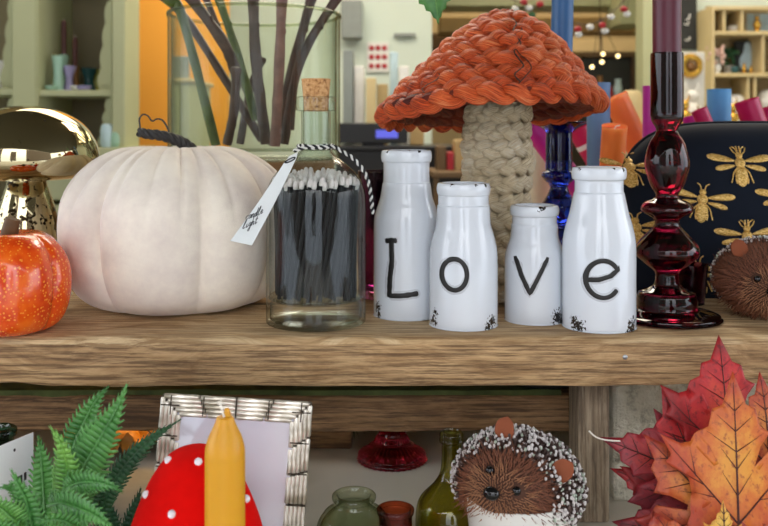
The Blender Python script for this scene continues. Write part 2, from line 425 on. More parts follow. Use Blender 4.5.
# ------------------------------------------------------------------ setting
struct(MB().box(-4, 4, -6, .33, -.05, 0).build('floor_pavement', 'pave', smooth=False))
struct(MB().box(-2.2, 2.6, 1.6, 7, -.05, 0).build('floor', 'floor', smooth=False))
struct(MB().box(-1.3, 1.3, .34, 1.6, 0, L, .006).build('trim_ledge', 'stone', smooth=False))
struct(MB().box(-2.2, 2.6, 1.6, 7.1, 2.75, 2.85).build('ceiling', 'beige', smooth=False))
struct(MB().box(-2.3, -2.2, 1.6, 7.1, 0, 2.8).build('wall_left', 'mint', smooth=False))
struct(MB().box(2.6, 2.7, 1.6, 7.1, 0, 2.8).build('wall_right', 'mint', smooth=False))
struct(MB().box(-2.2, 2.6, 7, 7.1, 0, 2.8).build('wall_back', 'beige', smooth=False))
struct(MB().box(-3, 3, -1.0, 1.9, 2.25, 2.35).build('canopy_slab', 'canopy', smooth=False))
for k_, (a_, b_, y_, h_) in enumerate([(-9, -2.3, -4.9, 4.6), (1.9, 9, -4.9, 4.6), (-.9, .5, -8, 5.0)]):  # unseen street fronts added so the bottles reflect bright streaks between them
    struct(MB().box(a_, b_, y_-.3, y_, 0, h_).build('wall_unseen_street_'+'abc'[k_], 'added_facade', smooth=False))
# low wall of rough render under the shelf
mbw = MB(); n = 60
struct(MB().box(.215, 1.3, .846, 1.0, L, S-.041, .004).build('wall_low_render', 'render', smooth=False))
# dark board added to stand for the darkness under the shelf
struct(MB().box(-1.3, .214, 1.40, 1.43, L, S-.041).build('wall_added_darkness', 'umber', smooth=False))

def plankmesh(x0, x1, y0, y1, z0, z1, seed, amp=.0016):
    # a sawn plank with a worn front arris
    m = MB(); nx = 160; rows = []
    prof = [(y1, z0), (y0+.004, z0), (y0+.0012, z0+.0012), (y0, z0+.004), (y0, (z0+z1)/2), (y0, z1-.005), (y0+.0016, z1-.0016), (y0+.005, z1), (y0+.02, z1), (y1-.002, z1), (y1, z1-.002)]
    vs = []; k = len(prof)
    for i in range(nx+1):
        x = x0+(x1-x0)*i/nx
        for j, (y, z) in enumerate(prof):
            e = noise.noise(Vector((x*9+seed, j*.35, seed)))*amp
            e2 = noise.noise(Vector((x*45+seed, j*.5, seed+4)))*amp*.6
            if 1 <= j <= 3: vs.append((x, y+abs(e+e2)*1.2, z+(e+e2)*1.3+max(0, noise.noise(Vector((x*14, seed, 2)))-.25)*.006))
            elif j in (5, 6): q_ = max(0, noise.noise(Vector((x*11+seed, 3, seed)))-.22); vs.append((x, y+e*.8+q_*.006, z-abs(e2)*1.5-q_*.009))
            elif j == 7: vs.append((x, y+e*.8, z-abs(e2)*1.5 if j < 7 else z))
            else: vs.append((x, y, z))
    fs = [(i*k+j, (i+1)*k+j, (i+1)*k+(j+1) % k, i*k+(j+1) % k) for i in range(nx) for j in range(k)]
    fs += [tuple(range(k)), tuple(nx*k+j for j in range(k))[::-1]]
    m.add(vs, fs)
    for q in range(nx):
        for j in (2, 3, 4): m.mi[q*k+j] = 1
    return m
shelf = thing('wooden_display_shelf', 'weathered plank display shelf on a grey post above the stone ledge', 'shelf', (0, .757, L))
h = S-L
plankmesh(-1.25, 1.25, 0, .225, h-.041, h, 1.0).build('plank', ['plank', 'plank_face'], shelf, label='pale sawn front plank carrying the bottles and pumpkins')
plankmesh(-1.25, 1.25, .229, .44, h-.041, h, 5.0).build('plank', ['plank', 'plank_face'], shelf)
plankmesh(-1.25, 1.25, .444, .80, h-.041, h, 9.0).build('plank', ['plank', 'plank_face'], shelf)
zr1 = W(0, 395, .86).z-L; zr0 = W(0, 433, .86).z-L
plankmesh(-1.25, .184, .103, .165, zr0, zr1, 14.0).build('rail', ['rail', 'rail'], shelf, label='dark brown rail set back beneath the planks')
rl = [o for o in shelf.children if o.name.startswith('rail')][0]
plankmesh(-1.0, .17, .106, .150, zr1-.0004, zr1+.0012, 3.0, .0006).build('moss_film', ['mossy', 'mossy'], rl, label='green moss on the top of the rail')
MB().box(W(578, 0, .80).x, W(610, 0, .80).x, .043, .085, 0, h-.0415, .003).build('post', 'post', shelf)
MB().box(-1.15, -1.08, .043, .10, 0, h-.0415, .003).build('post', 'post', shelf)
q = W(625, 357, .757)
MB().ball((q.x, -.0005, q.z-L), .0022, 10, 6, (1, .5, 1)).build('nail', 'steel', shelf, label='small round nail head')

# ------------------------------------------------------------------ white LOVE bottles
def bottle_prof(Rb, H, neck_r, lip_r, lip_h, sh0, sh1):
    o = [(0, 0), (Rb*.93, 0), (Rb*.985, .15), (Rb, .6), (Rb, sh0*.5), (Rb*.995, sh0), (Rb*.93, sh0+(sh1-sh0)*.33), (Rb*.80, sh0+(sh1-sh0)*.66), (neck_r*1.04, sh1), (neck_r, sh1+.25),
         (neck_r, H-lip_h-.15), (lip_r*.97, H-lip_h), (lip_r, H-lip_h*.5), (lip_r*.96, H-.08), (lip_r*.88, H), (lip_r*.78, H-.1), (neck_r*.8, H-lip_h-.2), (neck_r*.8, sh1), (Rb*.85, sh0-.5), (Rb*.85, .6), (0, .6)]
    return cm(o)
def r_at(prof, z):
    best = None
    for (r0, z0), (r1, z1) in zip(prof[:15], prof[1:15]):
        if min(z0, z1)-1e-9 <= z <= max(z0, z1)+1e-9 and abs(z1-z0) > 1e-6:
            best = r0+(r1-r0)*(z-z0)/(z1-z0)
            return best
    return prof[3][0]
def ribbon_on(mb, pts, wd, rfun, off, closed=False):
    # a rounded raised band following (x, z) points wrapped on the front (-y) of a turned body
    P = [Vector((x, z, 0)) for x, z in pts]; k = len(P); vs = []; cols = 5
    def put(p, e):
        r = rfun(p.y)+off*(1-e*e*.9); a = math.asin(max(-1, min(1, p.x/r))); return (r*math.sin(a), -r*math.cos(a), p.y)
    rows = []
    for i in range(k):
        a = P[(i-1) % k if closed else max(i-1, 0)]; b = P[(i+1) % k if closed else min(i+1, k-1)]
        t = (b-a).normalized(); nn = Vector((-t.y, t.x, 0))
        wob = 1+.12*noise.noise(Vector((i*.35, wd*900, 3)))
        s_ = wd*wob
        row = []
        for j in range(cols):
            e = j/(cols-1)*2-1; row.append(put(P[i]+nn*e*s_/2, e))
        rows.append(row)
    if not closed:
        for end, sg in ((0, -1), (k-1, 1)):
            t = (P[min(end+1, k-1)]-P[max(end-1, 0)]).normalized(); nn = Vector((-t.y, t.x, 0)); cap = []
            for st in (.5, .85, 1.0):
                row = []
                for j in range(cols):
                    e = (j/(cols-1)*2-1)*math.sqrt(max(0, 1-st*st)); row.append(put(P[end]+nn*e*wd/2+t*sg*st*wd/2, max(abs(e), st)))
                cap.append(row)
            rows = cap[::-1]+rows if sg < 0 else rows+cap
    vs = [v for row in rows for v in row]; n = len(rows)
    fs = [(i*cols+j, ((i+1) % n)*cols+j, ((i+1) % n)*cols+j+1, i*cols+j+1) for i in range(n if closed else n-1) for j in range(cols-1)]
    mb.add(vs, fs)
def ell(cx, cz, rx, rz, a0, a1, n=40):
    return [(cx+rx*math.cos(math.radians(a0+(a1-a0)*i/n)), cz+rz*math.sin(math.radians(a0+(a1-a0)*i/n))) for i in range(n+1)]
def love(letter, cxp, Y, Rb, H, neck, lip, liph, sh0, sh1, strokes, wd, chips, label, llabel):
    X = (cxp-384)/F*Y
    t = thing('ceramic_milk_bottle', label, 'bottle', (X, Y, S), (0, 0, 0), 'white LOVE bottles on the shelf')
    prof = bottle_prof(Rb, H, neck, lip, liph, sh0, sh1)
    fine = lerp_prof(prof, 4)
    ch = []
    for (ax, z, r) in chips:
        rr = r_at(prof, z/100); a = math.radians(ax); ch.append((rr*math.sin(a), -rr*math.cos(a), z/100, r/100))
    MB().lathe(fine, 72).build('body', m_glaze('chipped_white_glaze_'+letter, ch), t, ang=60)
    px = (Y-Rb/100)/F
    z0 = E-S
    b = MB(); g = MB()
    for st, closed in strokes:
        pp = [((x-cxp)*px, z0-(y-130)*px) for x, y in st]
        ribbon_on(g, pp, wd*1.2*1.6*px, lambda z: r_at(prof, z), .00025, closed)
        ribbon_on(b, pp, wd*1.2*px, lambda z: r_at(prof, z), .0006, closed)
    g.build('letter_outline', 'groove', t)
    b.build('letter', 'letter', t, label=llabel)
    return t
def dens(pts, k=10):
    out = []
    for (a, b), (c, d) in zip(pts, pts[1:]): out += [(a+(c-a)*i/k, b+(d-b)*i/k) for i in range(k)]
    return out+[pts[-1]]
love('L', 406.5, .853, 3.12, 15.6, 2.2, 2.42, 1.1, 8.6, 12.4,
     [(dens([(390.5, 241), (391, 262), (389, 280), (388.5, 296.5), (400, 296), (415, 294)]), False), (dens([(387, 241.5), (393.5, 241)]), False)], 5.0,
     [(-62, 1.0, .9), (-58, .3, .7), (30, 15.55, .3), (-50, 15.5, .3), (5, 15.6, .25)],
     'tallest white ceramic bottle lettered L, beside the cork-stoppered bottle', 'hand painted black capital L')
love('o', 463.5, .81, 3.06, 12.75, 2.28, 2.42, 1.0, 6.2, 10.6,
     [(ell(451.5, 275, 12.3, 15.6, 90, 446, 44), True)], 4.8,
     [(-66, .6, .9), (-60, 1.4, .6), (50, .6, 1.0), (40, .3, .7), (-30, 12.7, .32), (25, 12.7, .3), (50, 12.65, .3)],
     'white ceramic bottle lettered O, in front of the cream braided stalk', 'hand painted black letter O')
love('v', 534.5, .83, 2.74, 10.6, 2.05, 2.25, .9, 5.6, 8.7,
     [(dens([(512, 259), (517, 276), (525, 294), (533, 278), (542.5, 259)]), False)], 4.3,
     [(38, .7, 1.1), (50, .3, .8), (5, 10.5, .5), (15, 10.5, .4)],
     'smallest white ceramic bottle lettered V, between the O and E bottles', 'hand painted black letter V')
love('e', 599, .803, 3.22, 14.2, 2.15, 2.42, 1.05, 7.2, 11.8,
     [(dens([(581, 280.5), (590, 280), (602, 276), (611, 268.5)])+ell(594.5, 279.5, 16.5, 18.5, -33, -318, 40), False)], 4.8,
     [(-48, .5, 1.1), (-55, 1.0, .6), (48, .5, 1.1), (40, .3, .8), (48, 14.1, .4), (20, 14.15, .3), (-60, 14.1, .3)],
     'white ceramic bottle lettered E, beside the burgundy glass candlestick', 'hand painted black letter E')

# ------------------------------------------------------------------ match bottle
mX, mY = (316-384)/F*.817, .817
mb_ = thing('match_bottle', 'clear glass bottle of black matches with cork stopper and striped twine', 'bottle', (mX, mY, S+.0006))
outer = lerp_prof(cm([(4.0, 0), (4.42, .12), (4.5, .5), (4.5, 3), (4.5, 8.5), (4.48, 11.3), (4.28, 12.4), (3.75, 13.4), (2.85, 14.3), (1.95, 15.0), (1.42, 15.7), (1.32, 16.4), (1.32, 18.6), (1.34, 19.15)]), 5)
lipp = cm([(1.75, 19.2), (1.82, 19.4), (1.82, 20.2), (1.74, 20.45), (1.2, 20.45)])
inner = lerp_prof(cm([(1.17, 20.3), (1.17, 19.3), (1.15, 16.5), (1.22, 15.8), (1.75, 15.0), (2.65, 14.2), (3.5, 13.3), (4.02, 12.3), (4.22, 11.2), (4.22, 8.5), (4.22, 3), (4.2, 2.5), (3.9, 2.25), (0, 2.2)]), 5)
MB().lathe([(0, 0)]+outer+lipp+inner, 80).build('glass_body', 'clear', mb_, ang=50)
MB().lathe(cm([(0, .3), (3.9, .3), (4.15, .5), (4.15, 1.8), (3.9, 2.1), (0, 2.12)]), 64).build('glass_base', 'clear', mb_, ang=40)
MB().lathe(lerp_prof(cm([(0, 19.15), (1.05, 19.15), (1.1, 19.25), (1.16, 20.3), (1.3, 21.9), (1.25, 22.05), (0, 22.05)]), 3), 32).build('cork', 'cork', mb_, ang=50)
# matches
stick0 = MB().tube([(0, 0, 0), (0, 0, .05), (0, 0, .099)], .0019, 7).build('match', 'match_stick')
tag(stick0, 'black stick match with white head standing in the corked glass bottle', 'match', 'matches in the corked bottle')
head0 = MB().ball((0, 0, .1015), .0025, 9, 7, (1, 1, 1.9)).build('match_head', 'match_head', stick0)
first = True
for ri, (rr, nn) in enumerate([(3.72, 45), (3.18, 38), (2.64, 31), (2.10, 24), (1.56, 17)]):
    for i in range(nn):
        a = 2*PI*i/nn+ri*.37+R.uniform(-.02, .02); tw = .42 + R.uniform(-.05, .05); rt = rr/100
        rb = rt*(.95)
        b = Vector((rb*math.cos(a), rb*math.sin(a), 0)); tp = Vector((rt*math.cos(a+tw), rt*math.sin(a+tw), .099))
        d = (tp-b).normalized()
        if first: o, hd = stick0, head0; first = False
        else:
            o = stick0.copy(); hd = head0.copy(); C.objects.link(o); C.objects.link(hd); hd.parent = o
        o.rotation_euler = d.to_track_quat('Z', 'Y').to_euler()
        o.location = Vector((mX, mY, S+.0236+R.uniform(0, .006)+ri*.0014))+b
# twine around neck, hanging down the right side
def twine(parent, path, r=.0009, pitch=.0068):
    P = [Vector(p) for p in path]; d = 0; A = []; B = []; dd = [0]
    for i in range(1, len(P)): d += (P[i]-P[i-1]).length; dd.append(d)
    n = int(d/.0009); j = 0
    for k in range(n+1):
        s_ = d*k/n
        while j < len(dd)-2 and dd[j+1] < s_: j += 1
        f = (s_-dd[j])/max(1e-9, dd[j+1]-dd[j]); p = P[j].lerp(P[j+1], f); T = (P[j+1]-P[j]).normalized()
        u = T.cross(Vector((0, .3, 1))); u.normalize(); v = T.cross(u)
        a = 2*PI*s_/pitch
        o = u*math.cos(a)*r+v*math.sin(a)*r; A.append(p+o); B.append(p-o)
    MB().tube(A, r*1.15, 6).build('black_strand', 'black_yarn', parent)
    MB().tube(B, r*1.15, 6).build('white_strand', 'white_yarn', parent)
tw = thing('striped_twine', 'black and white striped twine tied around the neck of the match bottle', 'twine', (mX, mY, S))
ring = [(.0160*math.cos(a), .0160*math.sin(a), .1600+.001*math.sin(a*2)) for a in [PI*.02*i for i in range(0, 101)]]
rpath = smooth_path([(-.006, -.0168, .159), (.006, -.0188, .1595), (.0165, -.013, .160), (.0215, -.012, .1575), (.034, -.016, .150), (.0435, -.018, .139), (.0485, -.018, .126), (.0505, -.015, .112), (.0515, -.012, .1005)], 8)
twine(tw, ring); twine(tw, rpath)
twine(tw, smooth_path([(.004, -.0195, .1605), (-.006, -.0215, .160), (-.013, -.0245, .158), (-.0175, -.0265, .1565)], 6))
# tag
Yt = .775
A_, B_, C_, D_ = W(288, 157, .787), W(299.5, 151.5, .787), W(252, 245.5, .762), W(230.5, 241, .762)
tg = thing('paper_tag', 'narrow white paper tag with handwriting hanging from striped twine', 'tag', (mX, mY, S)); org = Vector((mX, mY, S))
nrm = (B_-A_).cross(C_-B_).normalized()
if nrm.y > 0: nrm = -nrm
tl = (A_+B_)/2; tn = MB(); vs = []
def quad(u, v):
    a = A_.lerp(D_, v); b = B_.lerp(C_, v); return a.lerp(b, u)+nrm*(.004*math.sin(v*PI)*-.6)
nv = 14
outl = []
for j in range(nv+1):
    v = j/nv
    if j == 0: a_, b_ = .15, .85
    else: a_, b_ = 0, 1
    for sgn in (0, 1):
        vs += [quad(a_, v)+nrm*(.0005*sgn)-org, quad(b_, v)+nrm*(.0005*sgn)-org]
fs = []
for j in range(nv):
    k = j*4; l = k+4
    fs += [(k, k+1, l+1, l), (k+2, l+2, l+3, k+3), (k, l, l+2, k+2), (k+1, k+3, l+3, l+1)]
fs += [(0, 2, 3, 1), (nv*4, nv*4+1, nv*4+3, nv*4+2)]
tn.add(vs, fs).build('card', 'paper', tg, smooth=False)
# handwriting: strokes given along the tag, u across, v down
hw = MB()
def stroke(pts, r=.00028):
    q = smooth_path([(x, y, 0) for x, y in pts], 5)
    hw.tube([quad(p.x, p.y)+nrm*.0008-org for p in q], r, 5)
def script(word, x0, y0, dx, dy, hs):
    # cursive letters as point lists in a (x along, y up) cell; x advances by .6
    G = {'c': [(.55, .75), (.3, .95), (.05, .5), (.3, .05), (.6, .25)], 'a': [(.5, .85), (.2, .9), (.05, .4), (.3, .05), (.5, .8), (.5, .1), (.65, .2)],
         'n': [(.05, .9), (.08, .0), (.15, .7), (.4, .9), (.45, .0), (.62, .2)], 'd': [(.45, .8), (.15, .8), (.05, .3), (.3, .05), (.5, 1.9), (.48, .1), (.65, .2)],
         'l': [(.1, .2), (.4, 1.7), (.25, 1.9), (.15, .3), (.35, .0), (.6, .2)], 'e': [(.1, .4), (.5, .6), (.3, .95), (.08, .5), (.3, .05), (.6, .3)],
         'i': [(.2, .9), (.2, .1), (.4, .1), (.55, .3)], 'g': [(.5, .85), (.2, .9), (.05, .4), (.3, .1), (.5, .8), (.45, -.9), (.15, -.8), (.6, .1)],
         'h': [(.1, 1.9), (.08, .0), (.2, .7), (.42, .8), (.45, .05), (.62, .2)], 't': [(.3, 1.7), (.22, .1), (.45, .1), (.6, .3)]}
    for k, c in enumerate(word):
        pts = [(x0+dx[0]*(k*.62+gx)+dy[0]*gy, y0+dx[1]*(k*.62+gx)+dy[1]*gy) for gx, gy in G[c]]
        stroke(pts)
        if c == 't': stroke([(x0+dx[0]*(k*.62+g)+dy[0]*1.1, y0+dx[1]*(k*.62+g)+dy[1]*1.1) for g in (.02, .3, .6)])
# the words run across the card, rising to one side
def on_card(x, z):
    # (u, v) on the card for an x-z place
    u, v = .5, .7
    for _ in range(30):
        p = quad(u, v); e = Vector((x-p.x, z-p.z)); du = (quad(u+.01, v)-p)/.01; dv = (quad(u, v+.01)-p)/.01
        det = du.x*dv.z-dv.x*du.z; u += (e.x*dv.z-dv.x*e.y)/det; v += (du.x*e.y-e.x*du.z)/det
    return u, v
def word(w_, x, z, k):
    u0, v0 = on_card(x, z); a = on_card(x+.0034*k, z+.0012*k); b = on_card(x+.0009*k, z+.0030*k)
    script(w_, u0, v0, (a[0]-u0, a[1]-v0), (b[0]-u0, b[1]-v0), 1)
p_ = W(244.5, 221, .766); word('candle', p_.x, p_.z, 1.2)
p_ = W(242, 229.5, .766); word('light', p_.x, p_.z, 1.2)
hw.build('handwriting', 'ink', tg, label='black cursive words candle light')
MB().tube([quad(.5+.42*math.cos(a), .07+.02*math.sin(a))+nrm*.001-org for a in [PI*i/8 for i in range(17)]], .0006, 6).build('knot_thread', 'black_yarn', tg)

# ------------------------------------------------------------------ pumpkins
def pumpkin(parent, Rm, Hh, ribs, depth, mat, dimple, seed, n=180, crease=None, squash=.86):
    prof = []
    for j in range(41):
        f = PI*j/40; s_ = math.sin(f); c = -math.cos(f)
        r = Rm*abs(s_)**(squash if c > 0 else .38); z = Hh/2*(1+c)
        if c > 0: z -= dimple*math.exp(-(r/(Rm*.28))**2)
        else: z = max(z, 0)+.35*dimple*math.exp(-(r/(Rm*.35))**2)
        prof.append((r if 0 < j < 40 else 0, z))
    zmin = min(z for r, z in prof); prof = [(r, z-zmin) for r, z in prof]
    def mod(p, a, j):
        lat = math.sin(PI*j/40)
        k = abs(math.sin(ribs*a/2+.25*math.sin(a*3+seed)))
        f = 1-depth*(1-k**.55)*(lat**.6)
        wr = noise.noise(Vector((math.cos(a)*2.2, math.sin(a)*2.2, p.z*6+seed)))*.018
        x, y = p.x*(f+wr), p.y*(f+wr)
        z = p.z
        if crease:
            up = max(0, (j-20)/20)
            ca = crease*a+1.8*noise.noise(Vector((math.cos(a)*1.5, math.sin(a)*1.5, seed)))*3
            am = .5+.9*abs(noise.noise(Vector((math.cos(a)*3, math.sin(a)*3, seed+9))))
            pk = abs(math.sin(ca*.5))
            ff = 1-.10*am*up*lat**.7*(1-pk)**2.2
            x *= ff; y *= ff; z -= Hh*.06*am*up*lat*(1-pk)**2.2
            big = noise.noise(Vector((x*22, y*22, z*22)))*.012*lat; x *= 1+big; y *= 1+big
        return (x, y, z)
    return MB().lathe(prof, n, mod).build('body', mat, parent, ang=80)
pw = thing('velvet_pumpkin', 'large ivory velvet pumpkin with a dark twisted cord stalk', 'pumpkin', (W(179, 0, .913).x, .913, S), (0, 0, .35))
pumpkin(pw, .1215, .166, 8, .13, 'velvet_white', .014, 3.1, n=360, crease=23, squash=.80)
# stalk
def local(o, p): return Matrix.Rotation(-o.rotation_euler.z, 4, 'Z') @ (Vector(p)-o.location)
cen = [W(196, 156, .945), W(190, 148, .943), W(181, 142, .94), W(170, 138, .935), W(158, 135, .93), W(147, 134, .927), W(139, 132, .925)]
cen = [local(pw, p) for p in cen]; sp_ = smooth_path(cen, 10)
stk = MB()
for k in range(3):
    pts = []; rad = []
    for i, p in enumerate(sp_):
        f = i/(len(sp_)-1); rr = .0052*(1-.25*f); a = i*.33+k*2*PI/3
        T = (sp_[min(i+1, len(sp_)-1)]-sp_[max(i-1, 0)]).normalized(); u = T.cross(Vector((0, 1, .2))).normalized(); v = T.cross(u)
        pts.append(p+(u*math.cos(a)+v*math.sin(a))*rr*.62); rad.append(rr*.72)
    stk.tube(pts, rad, 8)
stk.build('stalk', 'leather', pw, label='dark grey twisted cord stalk')
tend = smooth_path([local(pw, W(x, y, .925)) for x, y in [(141, 134), (140, 126), (139.5, 119), (143, 114.5), (148, 116), (152, 121), (157, 119), (162, 120), (166, 125), (169, 132)]], 6)
MB().tube(tend, .0009, 6).build('tendril', 'leather', pw)
po = thing('glazed_pumpkin', 'small glossy orange pumpkin with yellow speckles beside the ivory pumpkin', 'pumpkin', (W(8, 0, .787).x, .787, S), (0, 0, .5))
pumpkin(po, .0545, .090, 7, .14, 'orange_pumpkin', .010, 1.3, n=128, squash=.72)
sx = local(po, W(14, 0, .818))
MB().tube(smooth_path([(0, 0, .066), (.0005, 0, .078), (.002, -.002, .090), (.004, -.003, .0975)], 5), [.0085-.0018*min(1, i/12) for i in range(16)], 10).build('stub', 'stub', po, label='cut brown stub stalk')

# ------------------------------------------------------------------ gold mushroom
gm = thing('mirrored_mushroom', 'shiny gold mirrored glass mushroom behind the orange pumpkin', 'mushroom ornament', (W(27, 0, .95).x, .95, S))
MB().lathe(lerp_prof(cm([(0, 0), (4.2, 0), (4.4, .25), (4.1, .9), (3.75, 3), (3.5, 5.5), (3.1, 8.3), (2.45, 10.5), (1.95, 12.2), (2.1, 12.9), (0, 12.9)]), 5), 64).build('stem', 'gold_stem', gm, ang=60)
MB().lathe(lerp_prof(cm([(0, 12.6), (1.9, 12.5), (4.8, 12.35), (6.6, 12.9), (7.35, 14.3), (7.0, 16.2), (5.6, 18.2), (3.4, 19.5), (1.4, 20.0), (0, 20.05)]), 6), 80).build('cap', 'gold_cap', gm, ang=60)

# ------------------------------------------------------------------ braided mushroom
def braid(mb, cfun, nfun, lfun, length, period, w, h, r, flat=.8, n=9, closed=True, phase=0, steps=20):
    # three plaited strands along a closed curve parametrised 0..1
    per = max(3, round(length/period)); N = per*steps
    for k in range(3):
        pts = []; ups = []; rad = []
        for i in range(N+1):
            f = i/N; t_ = 2*PI*per*f+2*PI*k/3+phase
            p = Vector(cfun(f)); nn = Vector(nfun(f)); ll = Vector(lfun(f))
            jit = noise.noise(Vector((f*per*1.3+k*7, phase, w*300)))
            pts.append(p+ll*(math.sin(t_)*w*(1+.15*jit))+nn*(math.sin(2*t_)*h+.0004*jit))
            ups.append((nn+ll*.35*math.sin(t_)).normalized()); rad.append(r*(1+.18*jit-.12*math.cos(2*t_)))
        mb.tube(pts, rad, n, flat, ups, caps=False)
wmY = .925; wmX = W(497, 0, wmY).x
wm = thing('woven_mushroom', 'large straw mushroom with orange braided cap and cream braided stalk', 'mushroom ornament', (wmX, wmY, S))
st = MB()
for j in range(11):
    zc = .0140+j*.0178; rad = .0300+.0012*math.sin(j*1.1)
    cx = .001*math.sin(j*2.1)
    braid(st, lambda f, z=zc, q=rad, c=cx: (c+q*math.cos(2*PI*f), q*math.sin(2*PI*f), z+.0012*math.sin(2*PI*f+1)), lambda f: (math.cos(2*PI*f), math.sin(2*PI*f), 0), lambda f: (0, 0, 1), 2*PI*rad, .048, .0050, .0034, .0056, .62, 12, phase=j*1.7, steps=26)
st.build('stalk', 'straw_cream', wm, label='cream braided straw stalk')
MB().lathe(cm([(0, 0.2), (2.6, .2), (2.6, 20.3), (0, 20.3)]), 24).build('stalk_core', 'straw_cream', wm)
cp = MB(); piv = Vector((0, 0, .187))
tilt = Matrix.Translation((W(489, 0, wmY).x-wmX, 0, .1935)) @ Matrix.Rotation(math.radians(-2.6), 4, 'Y') @ Matrix.Rotation(math.radians(-6.0), 4, 'X')
rows = [(.1065, .008), (.0915, .024), (.0765, .0415), (.0605, .0595), (.0425, .0765), (.0235, .0895), (.006, .097)]
for j, (rr, zz) in enumerate(rows):
    r2, z2 = rows[min(j+1, 6)] if j < 6 else (rr-.01, zz+.004); r1, z1 = rows[max(j-1, 0)]
    sl = Vector((r2-r1, 0, z2-z1)).normalized(); nr = Vector((sl.z, 0, -sl.x))
    def c_(f, q=rr, z=zz): return tilt @ Vector((.23*z+q*math.cos(2*PI*f), q*math.sin(2*PI*f), z+.0018*math.sin(f*37+z*90)+(.004*max(0, -math.cos(2*PI*f)) * -1 if z < .02 else 0)))
    def n_(f, v=nr): return tilt.to_3x3() @ Vector((v.x*math.cos(2*PI*f), v.x*math.sin(2*PI*f), v.z))
    def l_(f, v=sl): return tilt.to_3x3() @ Vector((v.x*math.cos(2*PI*f), v.x*math.sin(2*PI*f), v.z))
    k = 1.12 if j < 6 else .8
    braid(cp, c_, n_, l_, 2*PI*rr, .066, .0066*k, .0042*k, .0072*k, .62, 12, phase=j*2.3)
cp.build('cap', 'straw_orange', wm, label='orange braided straw cap')
un = MB(); un.cur = 0
for rr, zz in [(.098, .004), (.080, .012)]:
    braid(un, lambda f, q=rr, z=zz: tilt @ Vector((q*math.cos(2*PI*f), q*math.sin(2*PI*f), z)), lambda f: (0, 0, -1), lambda f: (math.cos(2*PI*f), math.sin(2*PI*f), 0), 2*PI*rr, .06, .008, .003, .008, .6, 8, phase=rr*50)
un.build('cap_underside', 'straw_red', wm, label='dark red braid under the brim')
MB().lathe([(0, .021), (.088, .017), (.088, .0205), (0, .025)], 48, xf=tilt).build('cap_lining', 'lining', wm, label='grey lining under the cap')
def on_cap(ang, z):
    rs = rows
    for (ra, za), (rb, zb) in zip(rs, rs[1:]):
        if za <= z <= zb: q = ra+(rb-ra)*(z-za)/(zb-za); break
    else: q = rs[0][0]
    q += .0115
    return tilt @ Vector((.23*z+q*math.cos(ang), q*math.sin(ang), z))
for ws, wr_ in (([on_cap(-1.45+.05*math.sin(k*2.1), .089-.0085*k) for k in range(10)], .0007), ([on_cap(-1.40+.07*math.sin(k*1.2+1), .075-.008*k) for k in range(9)], .0005), ([on_cap(-2.25+.05*math.sin(k*1.3), .030-.004*k) for k in range(6)], .0005)):
    MB().tube(smooth_path(ws, 5), wr_, 5).build('binding_wire', 'wire', wm, label='thin dark binding wire')

# ------------------------------------------------------------------ candlesticks
rY = .835; rX = W(667, 0, rY).x; u = 100*rY/F
def pz(py): return 17.5-(py-130)*u
rg = thing('glass_candlestick', 'tall burgundy turned glass candlestick in front of the bee tea cosy', 'candlestick', (rX, rY, S+.0008))
pr = [(0, 0), (4.55, 0), (4.7, .2), (4.6, .45), (3.2, .75), (2.75, 1.0), (2.72, 1.7), (2.5, 2.4), (1.75, 2.75), (1.2, 3.1), (1.08, 3.7), (1.15, 4.3), (1.9, 4.9), (2.75, 5.7), (2.92, 6.3), (2.6, 7.0), (1.75, 7.9), (1.2, 8.5), (1.1, 8.95), (1.4, 9.35), (2.25, 9.85), (2.35, 10.25), (2.0, 10.7), (1.15, 11.1), (1.05, 11.5), (1.5, 12.3), (1.95, 13.7), (1.98, 14.8), (1.6, 16.2), (1.1, 17.0), (.95, 17.35)]
sock = [(1.05, 17.7), (1.42, 18.3), (1.5, 18.8), (1.5, 24.4), (1.47, 24.55), (1.38, 24.55), (1.36, 24.3), (1.36, 19.0), (1.0, 18.7), (0, 18.65)]
MB().lathe(lerp_prof(cm(pr), 4)+cm(sock), 72).build('stem', 'red_glass', rg, ang=35)
rc = thing('taper_candle', 'burgundy taper candle standing in the burgundy glass candlestick', 'candle', (rX, rY, S+.1875))
MB().lathe(cm([(0, 0), (1.26, 0), (1.3, .3), (1.3, 20), (1.1, 22), (0, 22.6)]), 40).build('wax', 'wax_burgundy', rc, ang=40)
MB().tube([(0, 0, .2255), (.001, 0, .232), (.003, 0, .237)], .0009, 6).build('wick', 'wick', rc)
bY = 1.075; bX = W(559, 0, bY).x; ub = 100*bY/F
bgk = thing('glass_candlestick', 'cobalt blue glass candlestick behind the V and E bottles', 'candlestick', (bX, bY, S+.0008))
zb = lambda py: 17.5-(py-130)*ub
pr = [(0, 0), (3.9, 0), (4.0, .3), (2.6, .8), (1.4, 1.6), (1.2, 2.6), (2.2, 3.8), (2.3, 4.6), (1.3, 5.6), (1.2, 6.2), (2.0, 7.2), (2.45, 8.4), (2.1, zb(205)), (1.2, zb(192)), (1.1, zb(186)), (1.7, zb(181)), (2.05, zb(177)), (1.95, zb(173)), (1.62, zb(171)), (1.58, zb(168)), (1.56, zb(140)), (1.6, zb(132)), (2.4, zb(127)), (3.15, zb(123.5)), (3.15, zb(122)), (2.2, zb(123.5)), (1.42, zb(130)), (1.4, zb(160)), (0, zb(162))]
MB().lathe(lerp_prof(cm(pr), 3), 56).build('stem', 'cobalt', bgk, ang=50)
bc = thing('taper_candle', 'tall blue taper candle rising behind the orange braided cap', 'candle', (bX, bY, S+zb(162)/100+.0013), (0, math.radians(1.3), 0))
